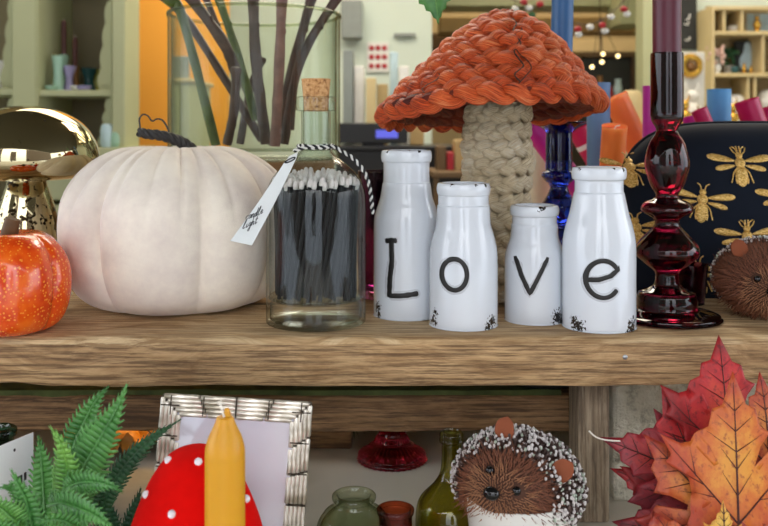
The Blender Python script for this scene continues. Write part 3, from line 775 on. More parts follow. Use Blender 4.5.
MB().lathe(cm([(0, 0), (1.28, 0), (1.3, .3), (1.3, 19), (1.36, 20), (1.36, 28), (1.1, 30), (0, 30.5)]), 40).build('wax', 'wax_blue', bc, ang=40)
MB().tube([(0, 0, .304), (.001, 0, .311)], .0009, 6).build('wick', 'wick', bc)
# plum tumblers
pY = .905
o = MB().lathe(lerp_prof(cm([(0, 0), (1.3, 0), (1.4, .2), (1.75, 3.6), (1.62, 3.6), (1.3, .5), (0, .45)]), 3), 32).build('votive_cup', 'plum_glass', loc=(W(690, 0, pY).x, pY, S+.0008), ang=40)
tag(o, 'small dark plum glass cup tucked behind the burgundy candlestick', 'cup')
o = MB().lathe(lerp_prof(cm([(0, 0), (2.9, 0), (3.1, .3), (3.2, 4), (3.2, 12.2), (3.0, 12.2), (2.9, 4), (2.8, .8), (0, .7)]), 3), 40, mod=lambda p, a, j: (p.x*(1+.012*math.cos(16*a)), p.y*(1+.012*math.cos(16*a)), p.z)).build('glass_tumbler', 'plum_glass', loc=(W(388, 0, .95).x, .95, S+.0008), ang=50)
tag(o, 'ribbed plum glass tumbler half hidden behind the L bottle', 'tumbler')

# ------------------------------------------------------------------ bee tea cosy
cY = 1.0; cX = W(778, 0, cY).x; cw = .184; chh = .183; cth = .068
def cos_top(x):
    q = min(1, abs(x)/cw); return chh*(1-q**5)**.25
def front(x, z, raise_=0):
    q = min(1, abs(x)/cw); zt = max(.001, cos_top(x)); e = max(0, 1-q**4)**.5*max(0, 1-(max(0, z)/zt)**3.2)**.55
    return -cth*e-raise_
cosy = thing('tea_cosy', 'black velvet tea cosy embroidered with gold bees', 'tea cosy', (cX, cY, S))
cv = MB(); nx, nz_ = 64, 26; vs = []
for i in range(nx+1):
    x = -cw*math.cos(PI*i/nx); zt = cos_top(x)
    for j in range(nz_+1):
        z = zt*math.sin(PI/2*j/nz_); vs.append((x, front(x, z), z))
for i in range(nx+1):
    x = -cw*math.cos(PI*i/nx); zt = cos_top(x)
    for j in range(nz_+1):
        z = zt*math.sin(PI/2*j/nz_); vs.append((x, -front(x, z), z))
k = nz_+1; off = (nx+1)*k; fs = []
for i in range(nx):
    for j in range(nz_):
        a = i*k+j; fs += [(a, a+k, a+k+1, a+1), (off+a, off+a+1, off+a+k+1, off+a+k)]
    fs.append((i*k, off+i*k, off+(i+1)*k, (i+1)*k))
cv.add(vs, fs); co_ = cv.build('cover', 'velvet_navy', cosy, ang=70)
bmx = bmesh.new(); bmx.from_mesh(co_.data); bmesh.ops.remove_doubles(bmx, verts=bmx.verts, dist=.0002); bmesh.ops.recalc_face_normals(bmx, faces=bmx.faces); bmx.to_mesh(co_.data); bmx.free()
MB().tube([(-cw*math.cos(PI*i/80), 0, cos_top(cw*math.cos(PI*i/80))) for i in range(81)], .0022, 8).build('piping', 'velvet_navy', cosy)
def bee(px, py, s, rot, fuzz):
    # local bee in units: x across, z up, body about 2 high
    yc = .945; c = Vector((W(px, py, yc).x-cX, 0, W(px, py, yc).z-S)); m = MB()
    ca, sa = math.cos(rot), math.sin(rot)
    def put(x, z, h=0):
        X = c.x+(x*ca-z*sa)*s; Z = c.z+(x*sa+z*ca)*s; return (X, front(X, Z, .0006+h), Z)
    def patch(cx, cz, rx, rz, ang, h=.0014, n=20, pinch=0, stripes=0):
        vs = [put(cx, cz, h)]; K = 4
        for q in range(1, K+1):
            f = q/K
            for i in range(n):
                a = 2*PI*i/n; x = rx*math.cos(a)*f; z = rz*math.sin(a)*f*(1-pinch*math.cos(a))
                st = h*(1-f**3)*(1-.45*(stripes and (math.sin(z*stripes) > .55)))
                vs.append(put(cx+x*math.cos(ang)-z*math.sin(ang), cz+x*math.sin(ang)+z*math.cos(ang), st-.0004*(f == 1)))
        fs = [(0, 1+i, 1+(i+1) % n) for i in range(n)]
        for q in range(K-1):
            fs += [(1+q*n+i, 1+(q+1)*n+i, 1+(q+1)*n+(i+1) % n, 1+q*n+(i+1) % n) for i in range(n)]
        m.add(vs, fs)
    patch(0, -.55, .36, .62, 0, .002, stripes=18); patch(0, .18, .30, .30, 0, .0022); patch(0, .58, .20, .17, 0, .0018)
    for sg in (-1, 1):
        for k, (a, ln, wd, zz) in enumerate([(.16, .78, .19, .28), (-.18, .58, .15, .02)]):
            patch(sg*(.28+ln*math.cos(a)), zz+ln*math.sin(a)*1.0, ln, wd, sg*a, .0012, pinch=-.35*sg)
        lines = [[(.18, -.1), (.42, -.35), (.55, -.75), (.62, -.95)], [(.14, -.3), (.34, -.7), (.3, -1.0)], [(.1, .7), (.16, .95), (.34, 1.08)]]
        if fuzz: lines += [[(.16, .66), (.32, .8), (.42, 1.02)], [(.06, .72), (.08, 1.0), (.09, 1.1)]]
        for ln in lines:
            m.tube([put(sg*p.x, p.y, .0002) for p in smooth_path([(x, z, 0) for x, z in ln], 4)], .0007, 5)
    m.build('bee', 'gold_thread', cosy)
sB = .0185
for (px, py, s, r, fz) in [(742, 166, 1.0, -.02, 1), (701, 202, .98, -.12, 0), (743, 238, 1.0, .03, 1), (640, 171, .9, -.05, 0), (641, 232, .95, .05, 0), (696, 274, 1.0, .08, 0), (785, 200, 1.0, .0, 0), (786, 272, 1.0, .05, 0), (830, 166, 1.0, 0, 1), (830, 238, 1.0, 0, 1)]:
    bee(px, py, sB*s, r, fz)

# ------------------------------------------------------------------ hedgehogs
def hedgehog(label, loc, rot, scale, seed, fa=.95, fr=0):
    rr = random.Random(seed)
    t = thing('hedgehog_ornament', label, 'hedgehog ornament', loc, rot, 'bristle hedgehogs'); t.scale = (scale,)*3
    # local: faces -y; body half sizes
    ax, ay, az = .050, .046, .040
    def surf(d):
        d = d.normalized(); k = 1.0
        sn = max(0, -d.y)
        p = Vector((d.x*ax, d.y*ay, d.z*az))
        sx = math.exp(-((d.x*1.9)**2+((d.z+.12)*2.0)**2)) if d.y < 0 else 0
        p.y -= .016*sx*sn
        p.z = max(p.z, -.034)
        return p+Vector((0, 0, .034))
    b = MB(); vs = []; n, m = 32, 20
    body = MB().lathe([(math.sin(PI*j/m) if 0 < j < m else 0, -math.cos(PI*j/m)) for j in range(m+1)], n, mod=lambda p, a, j: surf(Vector(p)) if p.length > 0 else p)
    body.build('body', 'fur_body', t, ang=80)
    def rolled(x, y, z): return Vector((x*math.cos(fr)+z*math.sin(fr), y, z*math.cos(fr)-x*math.sin(fr)))
    eyes_ = [surf(rolled(sg*.27, -.9, .19)) for sg in (-1, 1)]
    fur = MB(); fc = MB(); spd = MB(); N = 5200
    nose_d = Vector((0, -1, -.10)).normalized()
    for i in range(N):
        z = 1-2*(i+.5)/N; q = math.sqrt(1-z*z); a = i*2.39996; d = Vector((q*math.cos(a), q*math.sin(a), z))
        ang = d.angle(Vector((0, -1, -.18)).normalized())
        p = surf(d); pn = (surf(d*1.0)-Vector((0, .004, .034))); nrm_ = Vector((d.x/ax, d.y/ay, d.z/az)).normalized()
        if ang < fa+.04 or d.z < -.62 or (d.y < -.2 and d.z < -.40):
            if i % 2 and ang > .3: pass
            if any((p-e_).length < .0052 for e_ in eyes_): continue
            tang = (p-surf(nose_d)); tang = (tang-nrm_*tang.dot(nrm_)).normalized() if tang.length > .001 else Vector((0, 0, 1))
            ln = (.004 if ang < .45 else .009+.004*min(1, ang))*rr.uniform(.7, 1.3)
            dirv = (tang*1.0+nrm_*rr.uniform(.15, .6)+Vector((rr.uniform(-.6, .6), rr.uniform(-.6, .6), rr.uniform(-.6, .6)))).normalized()
            tip = p+dirv*ln; side = dirv.cross(nrm_).normalized()*.00042
            md = p+dirv*ln*.55+nrm_*.0006
            tgt = fc if ang < .55 else fur
            tgt.add([p-side, p+side, md+side*.8, md-side*.8, tip], [(0, 1, 2, 3), (3, 2, 4)])
    NS = 620
    NS = 1500
    for i in range(NS*2):
        z = 1-2*(i+.5)/(NS*2); q = math.sqrt(1-z*z); a = i*2.39996+.4; d = Vector((q*math.cos(a), q*math.sin(a), z))
        ang = d.angle(Vector((0, -1, -.18)).normalized())
        if ang < fa or d.z < -.58 or (d.y < -.2 and d.z < -.38): continue
        p = surf(d); nrm_ = Vector((d.x/ax, d.y/ay, d.z/az)).normalized()
        dv = (nrm_+Vector((rr.uniform(-.35, .35), rr.uniform(-.2, .5), rr.uniform(-.3, .35)))).normalized(); ln = rr.uniform(.004, .0085)
        tip = p+dv*ln
        spd.cur = 0; spd.tube([p-dv*.001, tip], [.0010, .0007], 4)
        spd.cur = 1 if rr.random() < .62 else (2 if rr.random() < .35 else 0)
        w_ = rr.uniform(.0008, .0016); spd.ball(tip, w_, 6, 5, (1, 1, rr.uniform(.9, 1.5)))
    fur.build('bristles', 'fur', t, smooth=False); fc.build('face_fur', 'fur_face', t, smooth=False)
    spd.build('spines', ['spine_dark', 'spine_white', 'spine_green'], t, label='frosted bead-tipped spines')
    def rolled(x, y, z): return Vector((x*math.cos(fr)+z*math.sin(fr), y, z*math.cos(fr)-x*math.sin(fr)))
    for sg in (-1, 1):
        e = MB(); d = rolled(sg*.52, -.55, .62); p = surf(d)+Vector((0, -.001, .003))
        prof = lerp_prof([(0, -.002), (.0070, .0025), (.0086, .0085), (.0066, .0155), (0, .0195)], 4)
        e.lathe(prof, 20, mod=lambda q_, a, j: (q_.x, q_.y*.28+(.0022*(1-(q_.x/.008)**2)), q_.z), xf=Matrix.Translation(p) @ Matrix.Rotation(sg*.35+fr, 4, 'Y') @ Matrix.Rotation(.15, 4, 'X'))
        e.build('ear', 'ear', t)
        p = surf(rolled(sg*.27, -.9, .19)); MB().ball(p+Vector((0, -.0024, 0)), .0037, 14, 10).build('eye', 'dark_gloss', t)
    MB().ball(surf(Vector((0, -1, -.10)))+Vector((0, -.0025, .001)), .0060, 18, 12, (1.15, .9, .9)).build('nose', 'dark_gloss', t)
    return t

hY = .655
hx = W(518, 0, hY).x; zr = W(0, 515, hY-.035).z
hh = hedgehog('brown bristle hedgehog with frosted spines sitting in a white pot', (hx-.004, hY, zr-.023), (-.27, .05, -.50), .86, 3, .88, .46)
hedgehog('brown bristle hedgehog on the plank shelf beside the burgundy candlestick', (.3565, .842, S+.007), (0, 0, -.28), .84, 8, 1.6)
pot = thing('white_pot', 'white pot on the stone ledge holding the hedgehog', 'pot', (hx+.001, hY, L))
zt = zr-L
MB().lathe(lerp_prof([(0, 0), (.026, 0), (.029, .003), (.0345, zt*.5), (.0392, zt-.002), (.0388, zt), (.0365, zt-.001), (.032, zt*.6), (0, zt*.5)], 4), 56).build('body', 'white', pot, ang=50)

# ------------------------------------------------------------------ things on the ledge
# picture frame
fY = .652; fr = thing('picture_frame', 'silver bamboo style picture frame standing behind the yellow candle', 'picture frame', tuple(W(221, 609, fY).xy)+(L+.004,), (math.radians(-7), math.radians(3.4), 0))
fw, fh_ = .1135, .1485; bw = .0145
fm = MB(); dk = MB()
def bamboo(p0, p1, out, n_seg):
    p0, p1, out = Vector(p0), Vector(p1), Vector(out)
    for k in range(5):
        f0 = k/4
        a = p0+out*(k*.0031); b = p1+out*(k*.0031)
        d = (p1-p0).normalized(); ins = (bw-.0012-k*.0031)
        ins2 = k*.0031-0.0012
        a2 = p0+out*(k*.0031)+d*(bw-.001-k*.0031)*(1 if True else 0); b2 = p1+out*(k*.0031)-d*(bw-.001-k*.0031)
        for s_ in range(n_seg):
            q0 = a2.lerp(b2, s_/n_seg+.006); q1 = a2.lerp(b2, (s_+1)/n_seg-.006)
            mid = [q0.lerp(q1, x) for x in (0, .06, .5, .94, 1)]
            fm.tube(mid, [.0015, .0020, .0017, .0020, .0015], 7)
    for s_ in range(n_seg+1):
        q0 = (p0+(p1-p0).normalized()*(bw*.5)).lerp(p1-(p1-p0).normalized()*(bw*.5), s_/n_seg)
        MB().tube([q0-out*.0005+Vector((0, -.0017, 0)), q0+out*.0135+Vector((0, -.0017, 0))], .0005, 5).build('binding_wire', 'silver_dark', fr)
x0, x1, z0, z1 = -fw/2, fw/2, 0, fh_
i_ = bw
bamboo((x0+i_-bw+.001, 0, z1-i_), (x1-i_+bw-.001, 0, z1-i_), (0, 0, 1), 4)
bamboo((x0+.001, 0, z0+i_), (x1-.001, 0, z0+i_), (0, 0, -1), 4)
bamboo((x0+i_, 0, z0+.001), (x0+i_, 0, z1-.001), (-1, 0, 0), 6)
bamboo((x1-i_, 0, z0+.001), (x1-i_, 0, z1-.001), (1, 0, 0), 6)
fm.build('moulding', 'silver', fr, ang=50)
MB().box(x0+.001, x1-.001, .0015, .006, z0+.001, z1-.001, .001).build('backing', 'silver_dark', fr)
MB().box(x0+i_-.001, x1-i_+.001, .0, .0012, z0+i_-.001, z1-i_+.001).build('glazed_print', 'print', fr, label='glossy lilac grey print behind glass')
MB().box(-.012, .012, .006, .010, .0, .11, .001, xf=Matrix.Translation((0, 0, 0)) @ Matrix.Rotation(.0, 4, 'X')).build('back_strut', 'silver_dark', fr)
# red toadstool
tY = .588; tt = thing('felt_toadstool', 'red felt toadstool with white dots behind the yellow candle', 'toadstool ornament', (W(196, 0, tY).x, tY, L))
ct = W(0, 446, tY).z-L
tp_ = lerp_prof([(.016, ct-.073), (.040, ct-.077), (.0465, ct-.071), (.0438, ct-.058), (.038, ct-.040), (.0288, ct-.020), (.018, ct-.006), (.007, ct-.0008), (0, ct)], 5)
MB().lathe(tp_, 64).build('cap', 'red_felt', tt, ang=60)
MB().lathe(lerp_prof([(0, 0), (.024, 0), (.022, .01), (.016, ct-.085), (.017, ct-.070)], 4), 32).build('stalk', 'white_felt', tt)
def cap_r(z):
    for (ra, za), (rb, zb_) in zip(tp_[10:], tp_[11:]):
        if za <= z <= zb_: return ra+(rb-ra)*(z-za)/max(1e-9, zb_-za)
    return .03
for (px, py) in [(160, 473), (193.5, 470.5), (173, 512), (139.5, 505), (253, 514), (214, 498), (236, 480)]:
    P_ = W(px, py, tY-.03); z = min(P_.z-L, ct-.0012); r = cap_r(min(z, ct-.0005)); x = max(-r*.98, min(r*.98, P_.x-tt.location.x)); y = -math.sqrt(max(0, r*r-x*x))
    MB().ball((x, y, z), .0026, 12, 8).build('dot', 'white_felt', tt, label='white pompom dot')
for a in (1.0, 1.9, 2.6):
    z = ct-.035; r = cap_r(z); MB().ball((r*math.cos(a), r*math.sin(a), z), .0026, 12, 8).build('dot', 'white_felt', tt)
# yellow candle
yY = .545; yc = thing('bottle_top_candle', 'mustard yellow candle with white wick in front of the picture frame', 'candle', (W(225, 0, yY).x, yY, L))
zt_ = W(0, 418, yY).z-L; zs = W(0, 449, yY).z-L
zp = lambda py: W(0, py, yY).z-L
MB().lathe(lerp_prof([(0, 0), (.0119, 0), (.0121, .003), (.0121, .06), (.0121, zp(470)), (.0121, zp(456)), (.0119, zp(449)), (.0112, zp(443)), (.0098, zp(436)), (.0078, zp(429)), (.0064, zp(424)), (.0056, zp(420)), (.0050, zp(417.5)), (.0040, zp(416.5)), (0, zp(416.3))], 4), 48).build('wax', 'wax_yellow', yc, ang=50)
MB().tube(smooth_path([(.0014, 0, zt_-.001), (.0014, 0, zt_+.003), (.0009, 0, zt_+.0058)], 4), [.0021]*6+[.0017, .0016, .0012], 10).build('nub', 'wax_yellow', yc)
MB().tube(smooth_path([(.0002, -.001, zt_), (-.0012, -.001, zt_+.004), (-.0025, -.001, zt_+.008), (-.0036, -.001, zt_+.0105)], 4), [.0008]*9+[.0011, .0016, .0018, .0014], 8).build('wick', 'wick', yc, label='white cotton wick')
MB().lathe(lerp_prof([(.0122, .0005), (.03, .001), (.032, .004), (.030, .003), (.0122, .003)], 3), 40).build('holder_dish', 'goldpaint', yc) if False else None
# glass on the ledge
def glassware(name, label, cat, px, Y, prof, mat, n=56, mod=None):
    o = MB().lathe(lerp_prof(prof, 4), n, mod).build(name, mat, loc=(W(px, 0, Y).x, Y, L+.0008), ang=50); return tag(o, label, cat)
z = W(0, 434, .72).z-L
glassware('wine_bottle', 'olive green glass bottle standing behind the potted hedgehog', 'bottle', 451.5, .72,
          [(0, 0), (.027, 0), (.029, .003), (.029, .028), (.0285, z-.062), (.025, z-.052), (.0155, z-.042), (.0098, z-.033), (.0082, z-.024), (.0079, z-.0085), (.0079, z-.0075), (.0097, z-.007), (.0098, z-.0045), (.0088, z-.004), (.0097, z-.0025), (.0092, z), (.0065, z), (.0062, z-.02), (.008, z-.032), (.023, z-.052), (.0265, z-.064), (.0265, .006), (0, .005)], 'olive_glass')
z = W(0, 495, .70).z-L
glassware('glass_jar', 'squat pale green glass jar beside the orange glass votive', 'jar', 354, .70,
          [(0, 0), (.024, 0), (.029, .006), (.0305, .016), (.029, z-.026), (.024, z-.015), (.0165, z-.0095), (.0148, z-.006), (.0152, z-.0048), (.0168, z-.004), (.0172, z-.0015), (.016, z), (.0135, z), (.0122, z-.004), (.0135, z-.0095), (.022, z-.017), (.027, z-.028), (.0275, .008), (0, .005)], 'pale_green_glass', mod=lambda p, a, j: (p.x*(1+.012*math.cos(14*a)*(p.z < .05)), p.y*(1+.012*math.cos(14*a)*(p.z < .05)), p.z))
z = W(0, 509, .68).z-L
glassware('votive_glass', 'small orange red glass votive between green jar and green bottle', 'votive', 395.5, .68,
          [(0, 0), (.011, 0), (.0125, .002), (.0128, z*.5), (.0126, z-.006), (.0138, z-.004), (.0142, z-.001), (.0136, z), (.0120, z), (.0115, z-.006), (.0112, .006), (0, .005)], 'orange_glass')
glassware('cut_glass_candlestick', 'ruby red cut glass candlestick base under the dark rail', 'candlestick', 392, .955,
          [(0, 0), (.033, 0), (.0355, .002), (.0352, .006), (.030, .010), (.021, .017), (.0155, .026), (.012, .034), (.009, .042), (.013, .05), (.013, .07), (.010, .075), (.0, .075)], 'ruby_glass', 144, mod=lambda p, a, j: (p.x*(1+.05*math.cos(18*a+p.z*420)*math.cos(18*a-p.z*420)), p.y*(1+.05*math.cos(18*a+p.z*420)*math.cos(18*a-p.z*420)), p.z))
o = MB().lathe(lerp_prof([(0, 0), (.022, 0), (.024, .004), (.0235, .06), (.017, .075), (.012, .083), (.0125, .098), (.0145, .1), (.0142, .105), (.009, .105), (.009, .085), (.02, .06), (.02, .006), (0, .005)], 4), 48).build('glass_bottle', 'bottle_green', loc=(W(-2, 0, .735).x, .735, L+.0008), ang=50)
tag(o, 'dark green glass bottle behind the white price card and fern', 'bottle')
# price card
pc = thing('price_card', 'white price card leaning among the fern fronds', 'card', (W(33, 0, .66).x, .66, L), (0, 0, math.radians(68)))
MB().box(-.080, 0, -.0006, .0006, .004, .1285, .0003).build('card', 'paper', pc)
MB().box(-.0165, -.0115, -.0011, -.0005, .0955, .1015).build('printed_mark', 'ink', pc, label='small black printed square')
MB().box(-.0095, -.0075, -.0011, -.0005, .0965, .102).build('printed_mark', 'ink', pc)
MB().ball((-.0185, -.0005, .1215), .0012, 10, 6, (1, .4, 1)).build('pin_hole', 'ink', pc)
MB().box(-.06, -.02, -.008, .008, .0, .005, .001).build('card_foot', 'pale_wood', pc)

# ------------------------------------------------------------------ fern
fern = thing('potted_fern', 'green artificial fern with toothed fronds in front of the ledge shelf', 'fern', tuple(W(66, 0, .60).xy)+(L,))
fo = fern.location
MB().lathe(lerp_prof([(0, 0), (.02, 0), (.026, .03), (.028, .05), (.026, .05), (.022, .03), (0, .03)], 3), 32).build('pot', 'umber', fern)
def frond(path, wmax, teeth, mat, bow=.12, tipf=.04):
    # path of (px, py, Y)
    P = smooth_path([W(*p)-fo for p in path], 14); k = len(P); tot = sum((P[i+1]-P[i]).length for i in range(k-1))
    def at(f):
        d = f*tot; i = 0
        while i < k-2 and d > (P[i+1]-P[i]).length: d -= (P[i+1]-P[i]).length; i += 1
        T = (P[i+1]-P[i]); return P[i]+T*min(1, d/max(1e-9, T.length)), T.normalized()
    m = MB(); vw = Vector((0, -1, .15)).normalized()
    prevs = None
    for s_ in range(teeth):
        f0 = .06+.94*s_/teeth; f1 = .06+.94*(s_+1)/teeth
        w_ = wmax*(math.sin(PI*min(1, (f0*.8+.16)))**.9)*(1 if f0 < .8 else 1)
        w_ = max(w_*(1-f0**5), wmax*.06)
        p0, t0 = at(f0); p1, t1 = at(f1)
        for sg in (-1, 1):
            side = t0.cross(vw).normalized()*sg
            dn = vw*-(w_*bow)
            j = 1+.22*noise.noise(Vector((s_*1.7, sg*3, wmax*500)))
            wi0 = w_*.70; wi1 = w_*.66
            a = p0; b = p1
            c0 = p0+side*wi0+dn*.2; c1 = p1+side*wi1*1.0+dn*.2
            gap = c0.lerp(c1, .62)
            tipp = p0+side*w_*j+t0*((f1-f0)*tot*1.35)+dn*.45
            tip2 = c0.lerp(tipp, .55)+t0*((f1-f0)*tot*.55)
            tip1 = c0.lerp(tipp, .55)-t0*((f1-f0)*tot*.05)
            vs = [a, b, c1, gap, tip2, tipp, tip1, c0]
            m.add(vs, [(0, 7, 3), (0, 3, 2, 1), (7, 6, 4, 3), (6, 5, 4)])
    o = m.build('frond', mat, fern, smooth=True, ang=60)
    md = o.modifiers.new('thickness', 'SOLIDIFY'); md.thickness = .0006
    MB().tube([p+vw*.0004 for p in P], [.0011*(1-.75*i/(k-1)) for i in range(k)], 6).build('rib', mat, o)
    return o
frond([(66, 520, .60), (78, 480, .585), (98, 442, .575), (115, 412, .57), (127, 384, .575)], .0165, 26, 'fern')
frond([(64, 500, .625), (72, 452, .635), (86, 418, .645), (98, 398, .65), (109, 386, .655)], .0135, 22, 'fern')
frond([(58, 526, .59), (66, 490, .575), (66, 462, .565), (60, 442, .56), (50, 427, .56)], .011, 20, 'fern_light')
frond([(60, 495, .58), (75, 484, .565), (95, 482, .555), (112, 486, .55), (122, 492, .548)], .0085, 18, 'fern')
frond([(48, 506, .57), (62, 503, .555), (84, 510, .545), (100, 518, .54), (114, 530, .535)], .0095, 18, 'fern')
frond([(40, 560, .56), (32, 525, .545), (26, 500, .54), (18, 484, .538), (11, 470, .54)], .0105, 20, 'fern')
frond([(100, 535, .64), (106, 498, .635), (122, 470, .63), (148, 442, .628), (181, 419, .63)], .0085, 26, 'fern_dark')
frond([(46, 540, .62), (44, 500, .63), (42, 470, .64), (40, 448, .645), (38, 436, .65)], .012, 18, 'fern')
frond([(30, 530, .55), (14, 520, .54), (0, 508, .535), (-16, 500, .53)], .012, 16, 'fern_light')
frond([(44, 526, .56), (30, 508, .55), (14, 488, .545), (-2, 488, .54)], .008, 16, 'fern')
frond([(74, 530, .62), (84, 500, .63), (98, 470, .64), (104, 448, .65)], .013, 18, 'fern_dark')
frond([(90, 545, .56), (80, 530, .55), (60, 520, .54), (36, 522, .53)], .009, 16, 'fern')
frond([(20, 545, .55), (10, 532, .54), (-6, 524, .535)], .011, 12, 'fern')
frond([(120, 560, .672), (128, 530, .672), (136, 505, .672), (141, 488, .672)], .007, 14, 'fern_dark')
frond([(112, 560, .672), (115, 535, .672), (110, 510, .672), (104, 496, .672)], .007, 14, 'fern_dark')
frond([(130, 570, .672), (142, 540, .672), (150, 515, .672), (153, 498, .672)], .006, 14, 'fern_dark')

# ------------------------------------------------------------------ autumn maple spray
half = [(0, 0), (.08, .02), (.20, -.08), (.36, -.14), (.34, -.04), (.50, -.06), (.44, .06), (.30, .12), (.26, .15), (.46, .20), (.50, .30), (.72, .40), (.64, .46), (.70, .62), (.52, .56), (.42, .58), (.23, .40), (.18, .42), (.25, .56), (.36, .66), (.25, .70), (.22, .82), (.12, .85), (0, 1.08)]
def leaf(base, tip, width, mat, parent, face=(0, -1, .1), bend=.12, seed=0):
    base = Vector(base); tip = Vector(tip); ay = (tip-base); ln = ay.length/1.08; ay.normalize()
    fz = Vector(face); fz = (fz-ay*fz.dot(ay)).normalized(); ax = ay.cross(fz).normalized()
    pts = half+[(-x*(1+.06*math.sin(seed+y*9)), y+.02*math.sin(seed*3+y*7)) for x, y in half[-2:0:-1]]
    bm = bmesh.new(); vv = [bm.verts.new((x, y, 0)) for x, y in pts]; bm.faces.new(vv)
    bmesh.ops.triangulate(bm, faces=list(bm.faces)); bmesh.ops.subdivide_edges(bm, edges=list(bm.edges), cuts=3, use_grid_fill=True); bmesh.ops.triangulate(bm, faces=list(bm.faces))
    bm.verts.index_update()
    def pos(x, y, lift=0):
        zz = bend*(-(x*x)*.9+.10*math.sin(y*4+seed))+.10*abs(x)*0.6*math.cos(seed)-bend*1.2*max(0, y-.4)**2+.02*math.sin(9*x+seed)*abs(x)
        lob = 0
        return base+ax*(x*width*ln)+ay*(y*ln)+fz*((zz+lob)*ln+lift)-parent.location
    m = MB(); vs = [pos(q.co.x, q.co.y) for q in bm.verts]; uv = [(q.co.x, q.co.y) for q in bm.verts]
    m.add(vs, [tuple(q.index for q in f.verts) for f in bm.faces], uv); bm.free()
    o = m.build('leaf', mat, parent, smooth=True, ang=80)
    md = o.modifiers.new('thickness', 'SOLIDIFY'); md.thickness = .0006; md.offset = 0
    v = MB()
    def vein(p, q, r0, k=10):
        pp = [pos(p[0]+(q[0]-p[0])*i/k, p[1]+(q[1]-p[1])*i/k, .0008) for i in range(k+1)]
        v.tube(pp, [r0*(1-.8*i/k) for i in range(k+1)], 5)
    vein((0, -.02), (0, 1.0), .00095, 20)
    for sg in (-1, 1):
        vein((0, .03), (sg*.66, .54), .0007, 14); vein((0, .02), (sg*.46, -.05), .0006)
        for y, l, up in [(.22, .15, .16), (.40, .15, .14), (.52, .28, .13), (.66, .18, .11), (.80, .10, .07)]: vein((0, y), (sg*l, y+up), .0004, 8)
        vein((sg*.33, .28), (sg*.62, .38), .00035, 6); vein((sg*.40, .33), (sg*.45, .53), .00035, 6); vein((sg*.22, .20), (sg*.42, .22), .00035, 6)
    v.build('vein', 'leaf_vein', o)
    return o
sprY = .66
spray = thing('maple_leaf_spray', 'bunch of red and orange artificial maple leaves in front of the shelf', 'leaf spray', tuple(W(735, 0, sprY).xy)+(L,))
def LF(b, t_, wd, mat, Yb, Yt, seed, face=(0, -1, .1), bend=.12): leaf(W(b[0], b[1], Yb), W(t_[0], t_[1], Yt), wd, mat, spray, face, bend, seed)
LF((728, 462), (722, 335), .80, 'leaf_red', .672, .690, 1, (.05, -1, .15))
LF((738, 528), (735, 372), .70, 'leaf_orange', .618, .632, 2, (-.1, -1, .1))
LF((716, 520), (664, 388), .75, 'leaf_red', .668, .685, 9, (.1, -1, .1))
LF((735, 530), (645, 434), .80, 'leaf_mix', .628, .645, 3, (.2, -1, .1))
LF((700, 478), (600, 437), .72, 'leaf_wine', .668, .680, 4, (.1, -1, .3))
LF((705, 506), (610, 468), .62, 'leaf_red', .672, .69, 11, (.1, -1, .3))
LF((720, 540), (612, 522), .75, 'leaf_wine', .650, .665, 5, (.2, -1, .3))
LF((770, 470), (762, 372), .75, 'leaf_mix', .648, .66, 6, (0, -1, .1))
LF((770, 520), (820, 420), .85, 'leaf_orange', .64, .66, 7, (-.1, -1, .1))
LF((775, 560), (768, 440), .8, 'leaf_red', .655, .665, 12, (-.1, -1, .1))
LF((724, 556), (724, 500), .55, 'leaf_yellow', .598, .602, 8, (0, -1, .15))
LF((770, 590), (800, 500), .9, 'leaf_mix', .61, .62, 13, (0, -1, .15))
LF((700, 580), (655, 512), .85, 'leaf_mix', .615, .622, 14, (.1, -1, .15))
so = spray.location
MB().tube(smooth_path([(0, .02, 0), (.002, .01, .05), W(738, 560, .64)-so, W(738, 500, .665)-so, W(730, 455, .68)-so], 8), .0022, 8).build('stem', 'stem_brown', spray)
for a, b in [((738, 545, .65), (735, 529, .629)), ((738, 520, .66), (704, 505, .674)), ((735, 500, .668), (700, 477, .670)), ((738, 540, .65), (770, 520, .642)), ((738, 530, .66), (770, 470, .650)), ((738, 555, .645), (720, 541, .651))]:
    MB().tube([W(*a)-so, W(*b)-so], .0011, 6).build('leaf_stalk', 'stem_brown', spray)
MB().tube(smooth_path([W(620, 441, .676)-so, W(606, 440, .672)-so, W(596, 437, .668)-so, W(589, 431, .666)-so], 6), .0006, 6).build('leaf_stalk', 'wick', spray)

# ------------------------------------------------------------------ vase on crate with stems
vY = 1.185; vX = W(255, 0, vY).x; vz = W(0, 159, vY).z; vR = 86*vY/F*.99
cr = thing('wooden_crate', 'rough wooden crate behind the ivory pumpkin carrying the glass vase', 'crate', (vX, vY, S))
ch = vz-S-.001
for k in range(4):
    z0 = k*(ch-.012)/4
    for sy in (-1, 1): MB().box(-.092, .092, sy*.096-.004, sy*.096+.004, z0+.003, z0+(ch-.012)/4-.001, .001).build('slat', 'crate', cr)
    for sx_ in (-1, 1): MB().box(sx_*.096-.004, sx_*.096+.004, -.092, .092, z0+.003, z0+(ch-.012)/4-.001, .001).build('slat', 'crate', cr)
MB().box(-.1, .1, -.1, .1, ch-.012, ch, .001).build('lid', 'crate', cr)
for sx_ in (-1, 1):
    for sy in (-1, 1): MB().box(sx_*.083-.007, sx_*.083+.007, sy*.083-.007, sy*.083+.007, 0, ch-.012).build('corner_post', 'crate', cr)
vh = W(0, 15, vY).z-vz
